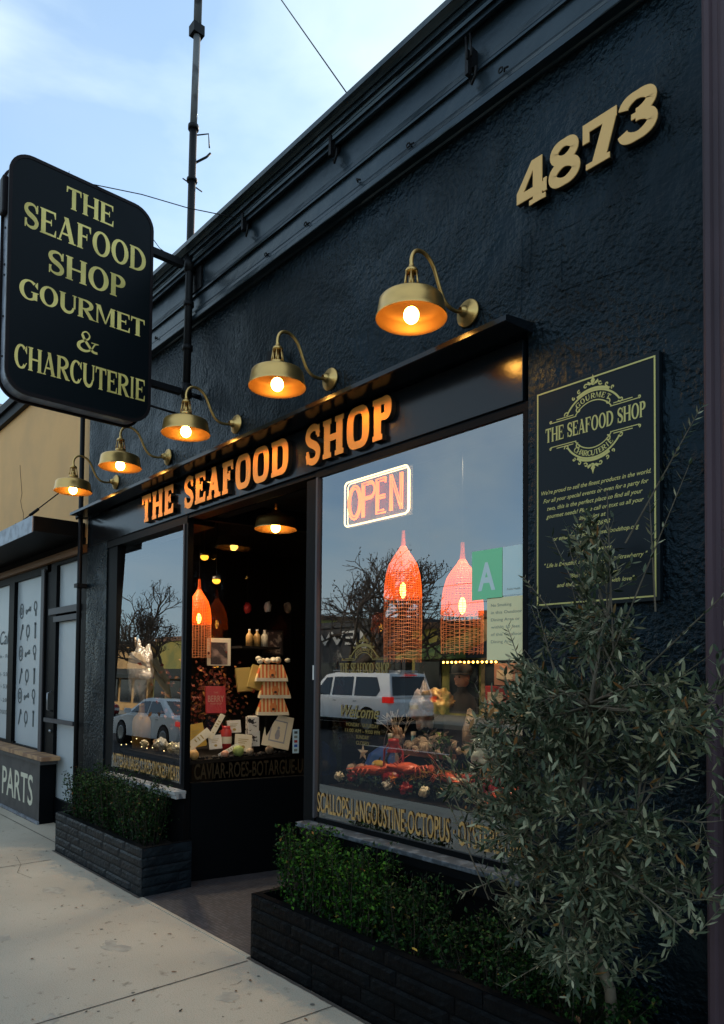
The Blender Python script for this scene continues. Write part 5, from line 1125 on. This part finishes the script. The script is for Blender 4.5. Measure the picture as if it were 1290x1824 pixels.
# --- seen through the entry side window
def carton(z, y, lab, sc=1.):
    g = g1('striped_carton', lab, 'carton', (-5.47, y, z), 'stacked striped cartons'); c = Vector((-5.47, y, z)); h = .150; bb = MB()
    V = [c+Vector((sx_*w_/2*.8, sy_*w_/2, zz)) for zz, w_ in ((0, .285), (.03, .275), (h, .195)) for sx_, sy_ in ((-1, -1), (1, -1), (1, 1), (-1, 1))]
    bb.add(V[:8], [(0, 1, 5, 4), (1, 2, 6, 5), (2, 3, 7, 6), (3, 0, 4, 7), (0, 3, 2, 1)]); bb.build('rim', 'ivory', g)
    bb = MB(); bb.add(V[4:], [(0, 1, 5, 4), (1, 2, 6, 5), (2, 3, 7, 6), (3, 0, 4, 7), (4, 5, 6, 7)]); bd = bb.build('body', 'popcorn', g); g.rotation_euler = (0, 0, -.5)
    n_ = Vector((1, 0, .27)).normalized(); bb = MB(); o = c+Vector((.112, 0, .062)); u2 = Y; v2 = n_.cross(u2); bb.prism([(a*.9, b_) for a, b_ in arcp(0, .012, .036, .036, 0, 360, 20)[:-1]], (o, u2, v2 if v2.z > 0 else -v2, n_), -.004, .006); bb.build('emblem', 'orange', bd)
    bb = MB(); bb.prism([(a, b_) for a, b_ in arcp(0, -.008, .014, .010, 0, 360, 14)[:-1]], (o, u2, v2 if v2.z > 0 else -v2, n_), .006, .009); bb.build('emblem_face', 'darkcloth', bd)
carton(1.285, 1.0, 'lowest of the three stacked striped cartons'); carton(1.437, 1.02, 'middle one of the three stacked striped cartons'); carton(1.59, .985, 'topmost of the three stacked striped cartons')
g = g1('display_block', 'black block under the striped cartons', 'block', (-5.47, 1.0, .945)); MB().box(-5.58, -5.38, .88, 1.12, .945, 1.282).build('body', 'blackmatte', g, bevel=.003)
b = MB()
for k in range(16): b.ball((-5.47+random.gauss(0, .05), .99+random.gauss(0, .07), 1.765+random.random()*.03), random.uniform(.018, .03), 8, (1, 1, .8), .3, k)
one(b, 'popcorn_pile', 'ivory', 'cream white popcorn heaped on the topmost striped carton', 'popcorn', kind='stuff')
def panelbox(name, c, hw, hh, tilt, m_, lab, cat, group=None, th=.008, lean=.25):
    """upright rectangle facing +X, tilted in its own plane"""
    c = Vector(c); g = g1(name, lab, cat, c, group); nrm = Vector((1, -.35, lean)).normalized(); u = Z.cross(nrm).normalized(); v = nrm.cross(u); t = radians(tilt); u, v = u*cos(t)+v*sin(t), v*cos(t)-u*sin(t)
    bb = MB(); bb.obox(c, (u, v, nrm), hw, hh, th); bb.build('board', m_, g, bevel=.002); return g, (c+nrm*(th+.0005), u, v, nrm)
g, fp = panelbox('picture_frame', (-5.36, .99, 1.14), .125, .15, -14, 'ivory', 'tilted white frame with a small portrait in front of the striped cartons', 'picture frame')
MB().prism([(-.075, -.10), (.075, -.10), (.075, .10), (-.075, .10)], fp, 0, .0012).build('mat_border', 'photo', g); MB().prism([(-.064, -.088), (.064, -.088), (.064, .088), (-.064, .088)], fp, .001, .0018).build('print', 'ivory', g)
bb = MB(); bb.prism([(a, b_) for a, b_ in arcp(0, .030, .012, .014, 0, 360, 14)[:-1]], fp, .0018, .0024); bb.prism([(-.012, .014), (.012, .014), (.024, -.04), (.014, -.075), (-.014, -.075), (-.024, -.04)], fp, .0018, .0026); bb.build('figure', 'photo', g)
for c, hw, hh, t, m_, lab in (((-5.42, .665, 1.05), .075, .075, -6, 'ivory', 'square cream card with a small dark emblem, right of the jar'), ((-5.44, .40, 1.07), .055, .06, 4, 'white', 'small blank grey card at the left of the cards'), ((-5.50, .62, 1.19), .060, .055, 2, 'white', 'grey card standing behind the square cream card'), ((-5.40, .20, 1.09), .035, .14, -52, 'ivory', 'long cream box leaning at the left edge'), ((-5.46, .42, 1.20), .022, .12, -30, 'ivory', 'slim cream box leaning upright behind the blank card'), ((-5.38, .50, 1.0), .018, .10, -62, 'white', 'slim white box lying low before the square card'), ((-5.55, .25, 1.12), .10, .10, 10, 'yellow', 'pale yellow bag behind the leaning cream boxes')):
    
    g, fp = panelbox('gift_card', c, hw, hh, t, m_, lab, 'card', 'cards and slim boxes'); bb = MB()
    for q in range(3): bb.prism([(-hw*.6, hh*(.45-.22*q)), (hw*(.6-.2*q), hh*(.45-.22*q)), (hw*(.6-.2*q), hh*(.38-.22*q)), (-hw*.6, hh*(.38-.22*q))], fp, 0, .001)
    bb.prism([(a*hw*.25, b_*hw*.25-hh*.5) for a, b_ in arcp(0, 0, 1, .8, 0, 360, 12)[:-1]], fp, 0, .0012); bb.build('print', 'brownbag', g)
for c, s_, lab in (((-5.48, .795, 1.21), .062, 'upper black and white patterned carton'), ((-5.48, .80, 1.08), .068, 'lower black and white patterned carton')):
    c = Vector(c); g = g1('patterned_carton', lab, 'carton', c, 'black and white cartons'); MB().obox(c, (Vector((.96, -.28, 0)), Vector((.28, .96, 0)), Z), s_*.7, s_*.8, s_).build('body', 'cow', g, bevel=.002); MB().obox(c+Z*(s_+.004), (Vector((.96, -.28, 0)), Vector((.28, .96, 0)), Z), s_*.5, s_*.6, .003).build('lid', 'white', g)
g = g1('jar', 'red and white labelled jar among the cards', 'jar', (-5.48, .53, 1.0)); MB().lathe([(0, 0), (.045, 0), (.047, .16), (.03, .18)], (-5.48, .53, 1.0), n=20).build('body', 'red', g); MB().lathe([(.048, .05), (.0482, .11)], (-5.48, .53, 1.0), n=20).build('label', 'ivory', g); MB().lathe([(.036, .178), (.036, .2), (0, .2)], (-5.48, .53, 1.0), n=20).build('lid', 'lanternred', g)
g, fp = panelbox('red_bag', (-5.62, .50, 1.42), .085, .12, 0, 'lanternred', 'dark red bag with pale lettering in front of the autumn leaves', 'bag', th=.03)
tt = MB(); text(tt, 'BERRY', fp, -.07, .07, -.02, .035, off=.01); text(tt, 'FARM SHOP', fp, -.05, .05, -.045, -.03); text(tt, 'THE', fp, -.02, .02, .055, .07); tt.build('lettering', 'pinkskin', g)
b = MB()
for k in range(420):
    p = Vector((-5.85+random.gauss(0, .05), .55+random.gauss(0, .21), 1.45+random.gauss(0, .14))); leafy(b, p, rdir(), Vector((1, 0, .3)), random.uniform(.03, .055), .03)
one(b, 'autumn_leaf_bunch', leaf_mat('autumn_leaf', (.05, .015, .012), (.16, .03, .018), (.34, .15, .04)), 'bunch of dark red and orange autumn leaves seen through the entry window', 'bouquet')
for c, t, lab in (((-5.7, .84, 1.60), 4, 'mustard paper bag left of the striped cartons'), ((-5.62, .93, 1.62), -16, 'tilted mustard paper bag touching the striped cartons')): panelbox('paper_bag', c, .07, .11, t, 'brownbag', lab, 'bag', 'mustard paper bags', th=.02)
for y, r, m_, lab in ((.14, .042, 'candle', 'brown round candle at the left of the side window sill'), (.43, .032, 'pinkskin', 'pale pink ball on the side window sill'), (.56, .048, 'greenball', 'green moss ball on the side window sill'), (.68, .034, 'shell', 'dark speckled ball right of the moss ball'), (.88, .038, 'shell', 'brown speckled ball below the tilted frame')):
    one(MB().ball((-5.33, y, .945+r), r, 16, (1, 1, 1), .12, y*30), 'decor_ball', m_, lab, 'ball', 'balls on the side window sill')
b = MB()
for k in range(50): b.ball((-5.33+random.gauss(0, .02), random.uniform(.1, 1.08), .957), random.uniform(.010, .02), 6, (1, 1, .8), .3, k)
one(b, 'pebbles', 'darkcloth', 'row of dark pebbles along the side window sill', 'pebbles', kind='stuff')
g, fp = panelbox('white_poster', (-6.0, .75, 1.86), .11, .13, 0, 'ivory', 'white framed picture hanging deep inside the shop', 'picture frame', lean=.05); MB().prism([(-.08, -.12), (.08, -.12), (.08, .09), (-.08, .09)], fp, 0, .001).build('print', mat('dark_print', (.03, .025, .03), .6, vary=(9, (.3, .22, .2), .5, .62)), g)
g, fp = panelbox('photo_collage', (-6.2, 1.50, 1.98), .11, .13, 0, 'darkcloth', 'dark patterned picture high above the striped cartons', 'picture', lean=.05); MB().prism([(-.09, -.11), (.09, -.11), (.09, .11), (-.09, .11)], fp, 0, .001).build('print', mat('patterned_print', (.05, .03, .025), .6, vary=(22, (.34, .28, .22), .5, .6)), g)
for y, m_, lab in ((1.15, 'candle', 'amber jar on the inner shelf'), (1.24, 'candle', 'second amber jar on the inner shelf'), (1.33, 'ivory', 'cream labelled jar on the inner shelf')): bottle(-6.1, y, 1.93, .17, .035, m_, lab, 'jar')
g = g1('inner_shelf', 'dark shelf holding the jars inside the shop', 'shelf', (-6.15, 1.3, 1.9)); MB().box(-6.3, -6.0, 1.0, 1.45, 1.905, 1.928).build('board', 'counter', g); MB().box(-6.28, -6.24, 1.0, 1.03, 1.8, 1.905).build('bracket', 'counter', g)
for k, (y, z, m_, lab) in enumerate(((1.25, 2.33, 'red', 'small red ornament hanging in the dark shop'), (1.5, 2.36, 'bagwhite', 'white ornament hanging in the dark shop'), (1.75, 2.37, 'shell', 'brown ornament hanging in the dark shop'))):
    g = g1('hanging_ornament', lab, 'ornament', (-6.3, y, z), 'hanging ornaments'); MB().ball((-6.3, y, z), .04, 12, (1, 1, 1.4), .4, k).build('body', m_, g); MB().tube([(-6.3, y, z+.05), (-6.3, y, 3.07)], .0015, 4).build('string', 'iron', g)
for y, z, lab in ((.57, 2.74, 'round amber globe lamp high in the dark shop'), (.70, 2.53, 'smaller amber globe lamp below the round one')):
    g = g1('globe_lamp', lab, 'lamp', (-5.98, y, z), 'amber globe lamps'); MB().ball((-5.98, y, z), .038, 16, (1, 1, .8)).build('globe', mat('amber_globe', (.9, .5, .1), .4, emit=((1, .42, .03), 1.3)), g); MB().lathe([(.042, .012), (.036, .035), (.008, .045)], (-5.98, y, z), n=16).build('cap', 'iron', g); MB().tube([(-5.98, y, z+.04), (-5.98, y, 3.08)], .003, 4).build('cord', 'iron', g)

# ================================================================== ACROSS THE STREET
def wheel(parent, x, y, r, lab=None):
    wmb = MB().lathe([(.0, -.1), (r*.62, -.1), (r*.95, -.1), (r, -.06), (r, .06), (r*.95, .1), (r*.62, .1), (.0, .1)], (x, y, r), (0, 1, 0), 28).build('wheel', 'rubber', parent, local=True)
    s_ = 1 if y > 0 else -1
    MB().lathe([(0, s_*.105), (r*.2, s_*.112), (r*.55, s_*.104), (r*.64, s_*.112), (r*.64, s_*.09)], (x, y, r), (0, 1, 0), 20).build('rim', 'rim', wmb, local=True)
def car(name, label, loc, L_, Wd, H, low, roof, belt, glassP, paint, wb, rw, tails, rz=0):
    """low: outline (x,z) of lower body; roof: greenhouse outline; heading -X"""
    g = thing(name, label, 'car', loc, rz=rz); fr0 = (Vector((0, 0, 0)), X, Z, -Y)
    b = MB(); n = len(low)
    def loft(poly, ws, b):
        n = len(poly); V = []
        for yy, ins in ws:
            cx = sum(p[0] for p in poly)/n; cz = sum(p[1] for p in poly)/n
            V += [Vector((cx+(p[0]-cx)*(1-ins), yy, cz+(p[1]-cz)*(1-ins*.6))) for p in poly]
        b.add(V, [(i*n+k, i*n+(k+1) % n, (i+1)*n+(k+1) % n, (i+1)*n+k) for i in range(len(ws)-1) for k in range(n)]+[tuple(range(n))[::-1], tuple((len(ws)-1)*n+k for k in range(n))], False)
    hw = Wd/2
    loft(low, [(-hw, .035), (-hw+.05, .012), (-hw+.16, 0), (hw-.16, 0), (hw-.05, .012), (hw, .035)], b); b.build('body', paint, g, local=True, bevel=.02)
    b = MB(); n = len(roof); V = []
    for s_ in (-1, 1):
        for (x, z) in roof: t = (z-belt)/(H-belt); V.append((x, s_*(hw-.06-.17*t), z))
    b.add(V, [tuple(range(n))[::-1], tuple(range(n, 2*n))]+[(k, (k+1) % n, (k+1) % n+n, k+n) for k in range(n)]); b.build('cabin', paint, g, local=True, bevel=.03)
    for s_ in (-1, 1):
        for P in glassP:
            b = MB(); b.add([(x, s_*(hw-.06-.17*(z-belt)/(H-belt)+.012), z) for x, z in P], [tuple(range(len(P))) if s_ > 0 else tuple(range(len(P)))[::-1]]); b.build('side_glass', 'carglass', g, local=True)
    # rear and front glass
    rx = [p for p in roof]; (xa, za), (xb, zb) = roof[0], roof[1]
    (xc, zc), (xd, zd) = roof[-2], roof[-1]
    for (x1, z1, x2, z2, nm, o_) in ((xa, za, xb, zb, 'windscreen', -.015), (xd, zd, xc, zc, 'rear_glass', .015)):
        def wy(z): return hw-.06-.17*(z-belt)/(H-belt)-.09
        p = lambda t: (x1+(x2-x1)*t+o_, z1+(z2-z1)*t+.004)
        (a, za_), (c, zc_) = p(.1), p(.88); MB().add([(a, -wy(za_), za_), (a, wy(za_), za_), (c, wy(zc_), zc_), (c, -wy(zc_), zc_)], [(0, 1, 2, 3)]).build(nm, 'carglass', g, local=True)
    for x in wb:
        for s_ in (-1, 1): wheel(g, x, s_*(hw-.09), rw); 
        MB().lathe([(0, -hw-.004), (rw*1.14, -hw-.004), (rw*1.14, hw+.004), (0, hw+.004)], (x, 0, rw*1.02), (0, 1, 0), 28).build('wheel_arch', 'blackmatte', g, local=True)
    for s_ in (-1, 1):
        x0, x1, z0, z1 = tails; MB().box(x0, x1, s_*hw-.14 if s_ > 0 else -hw-.012, hw+.012 if s_ > 0 else -hw+.14, z0, z1).build('tail_light', 'tail', g, local=True)
        MB().box(-L_/2-.005, -L_/2+.22, s_*hw-.32 if s_ > 0 else -hw+.04, hw-.04 if s_ > 0 else -hw+.32, z0-.25, z0-.10).build('headlight', 'headlamp', g, local=True)
        MB().box(roof[0][0]+.45, roof[0][0]+.60, s_*(hw+.11)-.09, s_*(hw+.11)+.09, belt+.02, belt+.16).build('mirror', paint, g, local=True, bevel=.02)
        MB().box(-.15, .0, s_*hw*1.0-.012, s_*hw+.012, belt-.12, belt-.09).box(.85, 1.0, s_*hw-.012, s_*hw+.012, belt-.12, belt-.09).build('door_handle', 'rim', g, local=True)
    return g
suvlow = [(-2.5, .42), (-2.52, .75), (-2.42, .98), (-1.45, 1.10), (2.40, 1.14), (2.50, 1.0), (2.53, .45), (2.40, .32), (-2.4, .30)]
suvroof = [(-1.55, 1.09), (-.75, 1.82), (-.2, 1.90), (1.9, 1.90), (2.25, 1.86), (2.47, 1.12)]
suvg = [[(-1.22, 1.16), (-.68, 1.72), (-.38, 1.74), (-.38, 1.16)], [(-.28, 1.16), (-.28, 1.75), (.68, 1.76), (.72, 1.16)], [(.82, 1.16), (.78, 1.76), (1.75, 1.75), (1.98, 1.35), (1.85, 1.16)]]
suv = car('suv', 'white sport utility vehicle with lit red tail lights reflected in the wide window', (-17.95, -13.0, -.15), 5.05, 2.0, 1.9, suvlow, suvroof, 1.1, suvg, 'carwhite', (-1.55, 1.5), .39, (2.18, 2.54, .98, 1.16))
sm = MB()
for s_ in (-1, 1):
    for x in (-1.30, -.33, .76, 1.9): sm.box(x-.008, x+.008, s_*.985-.012, s_*.985+.012, .42, 1.06)
sm.build('door_seam', 'blackmatte', suv, local=True)
for s_ in (-1, 1): MB().box(-1.1, 1.05, s_*.985-.02, s_*.985+.02, .33, .44).build('side_cladding', 'blackmatte', suv, local=True)
MB().box(2.50, 2.545, -.9, .9, .42, .56).build('rear_bumper_trim', 'blackmatte', suv, local=True); MB().box(2.52, 2.55, -.18, .18, .78, .90).build('number_plate', 'paper_yellow', suv, local=True)
MB().box(1.75, 2.3, -.35, .35, 1.875, 1.892).build('roof_spoiler', 'carwhite', suv, local=True); MB().box(2.34, 2.40, -.25, .25, 1.80, 1.83).build('brake_light', 'tail', suv, local=True)
MB().tube([(-.4, .78, 1.95), (1.9, .78, 1.95)], .02, 6).tube([(-.4, -.78, 1.95), (1.9, -.78, 1.95)], .02, 6).build('roof_rail', 'rim', suv, local=True)
sedlow = [(-2.35, .35), (-2.38, .62), (-2.2, .78), (-1.2, .93), (1.7, .98), (2.3, .92), (2.36, .5), (2.25, .28), (-2.25, .26)]
sedroof = [(-1.35, .92), (-.45, 1.40), (0, 1.46), (.75, 1.44), (1.75, .97)]
sedg = [[(-.98, .99), (-.40, 1.33), (.12, 1.36), (.12, 1.0)], [(.2, 1.0), (.2, 1.36), (.72, 1.34), (1.28, 1.02)]]
car('sedan', 'white sedan with black door mirrors reflected in the narrow window', (-20.3, -7.5, -.15), 4.75, 1.85, 1.46, sedlow, sedroof, .95, sedg, 'carwhite', (-1.45, 1.4), .34, (2.1, 2.37, .72, .85))
car('sedan', 'dark red sedan across the street reflected in the narrow window', (-42.5, -13.4, -.15), 4.75, 1.85, 1.46, sedlow, sedroof, .95, sedg, 'carred', (-1.45, 1.4), .34, (2.1, 2.37, .72, .85), rz=pi)

LV = 7
def street_tree(c, h, spread, label, m_, seed, thick=.2, leaves_=0):
    random.seed(seed); g = thing('street_tree', label, 'tree', c, 'bare street trees'); c = Vector(c); tr, cw = MB(), MB(); tips = []
    def grow(p, d, r, L_, lv):
        n = 4; pts = [p]; dd = d.normalized()
        for i in range(n):
            dd = (dd+Vector((random.gauss(0, .13), random.gauss(0, .13), random.gauss(.03, .09)))).normalized(); pts.append(pts[-1]+dd*L_/n)
        (tr if lv < 2 else cw).tube(pts, [r*(1-.4*i/n) for i in range(n+1)], 7 if lv < 2 else 3, False)
        if lv >= LV: tips.append(pts[-1]); return
        for k in range(random.choice((2, 3)) if lv else 4):
            a = random.uniform(0, 6.28); ax = dd.orthogonal().normalized(); ax = Matrix.Rotation(a, 3, dd) @ ax
            nd = (dd*random.uniform(.6, 1.1)+ax*random.uniform(.5, .95)*spread+Z*.12); grow(pts[-1] if k < 2 else pts[random.choice((2, 3))], nd, r*.68, L_*random.uniform(.66, .86), lv+1)
    grow(c, Vector((0, 0, 1)), thick, h*.27, 0)
    tr.build('trunk', m_, g)
    for t in tips:
        if random.random() < leaves_:
            for _ in range(3): leafy(cw, t+rdir()*.12, rdir(), Z, .13, .08)
    cw.build('crown', 'bark', g)
street_tree((-22.6, -17, 0), 8.2, 1.0, 'bare spreading tree across the street reflected in the wide window', 'bark', 3, .24, .3)
street_tree((-39.8, -17.4, 0), 8.6, .9, 'tree with painted-in light on its trunk across the street reflected in the narrow window', 'barklit', 8, .26, .35)
street_tree((-30.5, -17.2, 0), 6.4, .9, 'thin bare tree between the two street trees across the road', 'bark', 12, .14, .2)
def far_building(x0, x1, y0, h, m_, label, aw=None, par=None, awz=2.6, sign=None):
    g = thing('storefront', label, 'building', ((x0+x1)/2, y0, 0), 'storefronts across the street'); MB().box(x0, x1, y0-10, y0, 0, h).build('wall', m_, g); MB().box(x0-.05, x1+.05, y0-10, y0+.12, h, h+.28).build('parapet', par or 'shopbrown', g)
    n = max(2, int((x1-x0)/2.2)); s_ = (x1-x0)/n
    for i in range(n):
        a, c = x0+s_*i+.25, x0+s_*(i+1)-.25; z0 = .1 if i == n//2 else .6
        f_ = MB().box(a, c, y0, y0+.06, z0, 2.35).build('window', 'shopgrey', g); MB().box(a+.08, c-.08, y0+.062, y0+.075, z0+.08, 2.27).build('pane', 'shopglass', f_)
    if aw: b = MB(); b.add([(x0+.3, y0, awz+.5), (x1-.3, y0, awz+.5), (x1-.3, y0+1.3, awz), (x0+.3, y0+1.3, awz), (x1-.3, y0+1.3, awz-.25), (x0+.3, y0+1.3, awz-.25), (x0+.3, y0, awz-.1), (x1-.3, y0, awz-.1)], [(0, 1, 2, 3), (3, 2, 4, 5), (0, 3, 5, 6), (1, 7, 4, 2), (6, 5, 4, 7)]); b.build('awning', aw, g)
    return g
YB = -20.
g = far_building(-34, -22.8, YB, 4.0, 'shopgrey', 'low dark storefront with pale block letters behind the bare spreading tree', None, 'shopgrey')
bk_ = (Vector((0, YB+.14, 0)), -X, Z, Y); tt = MB()
text(tt, 'JEWEL', bk_, 25.2, 31.0, 3.15, 3.80, off=.01); tt.build('lettering', 'white', g)
far_building(-22.7, -18.6, YB-.3, 3.7, 'shopolive', 'olive green storefront right of the dark lettered one', 'shopgreen')
far_building(-18.5, -14.6, YB, 4.0, 'shoptan', 'tan storefront with brown parapet across the street', 'awndark', 'shopbrown')
g = far_building(-14.5, -9.5, YB-.4, 3.6, 'shopgreen', 'green storefront with a pale sign board across the street', None, 'shopbrown'); MB().box(-13.9, -11.6, YB-.38, YB-.3, 2.6, 3.3).build('sign_board', 'signpale', g)
far_building(-9.4, -1, YB, 4.3, 'shoptan', 'long tan storefront nearest the right end of the far side', 'awndark'); far_building(-.9, 12, YB-.5, 4.6, 'shopolive', 'olive storefront opposite the mauve building', 'awndark')
far_building(-48, -34.2, YB, 5.0, 'shopolive', 'wide olive storefront with dark awning reflected in the narrow window', 'awndark', 'shopbrown'); far_building(-70, -48.2, YB+.3, 4.8, 'shoptan', 'tan storefront at the far end of the street', 'awndark')
pl = thing('utility_pole', 'wooden utility pole with two crossarms behind the far storefronts', 'pole', (-32.5, -31, 0)); MB().tube([(-32.5, -31, 0), (-32.5, -31, 8.2)], .13, 8).build('post', 'bark', pl); MB().box(-33.7, -31.3, -31.1, -30.9, 7.6, 7.72).box(-33.5, -31.5, -31.1, -30.9, 6.4, 6.52).build('crossarm', 'bark', pl)
for k in range(2): wire('power_line', ['upper power line sagging between poles across the street', 'lower power line sagging between poles across the street'][k], [(-60+4*i, -31, (7.8, 6.6)[k]-.5*sin(pi*i/16)) for i in range(17)], .02)
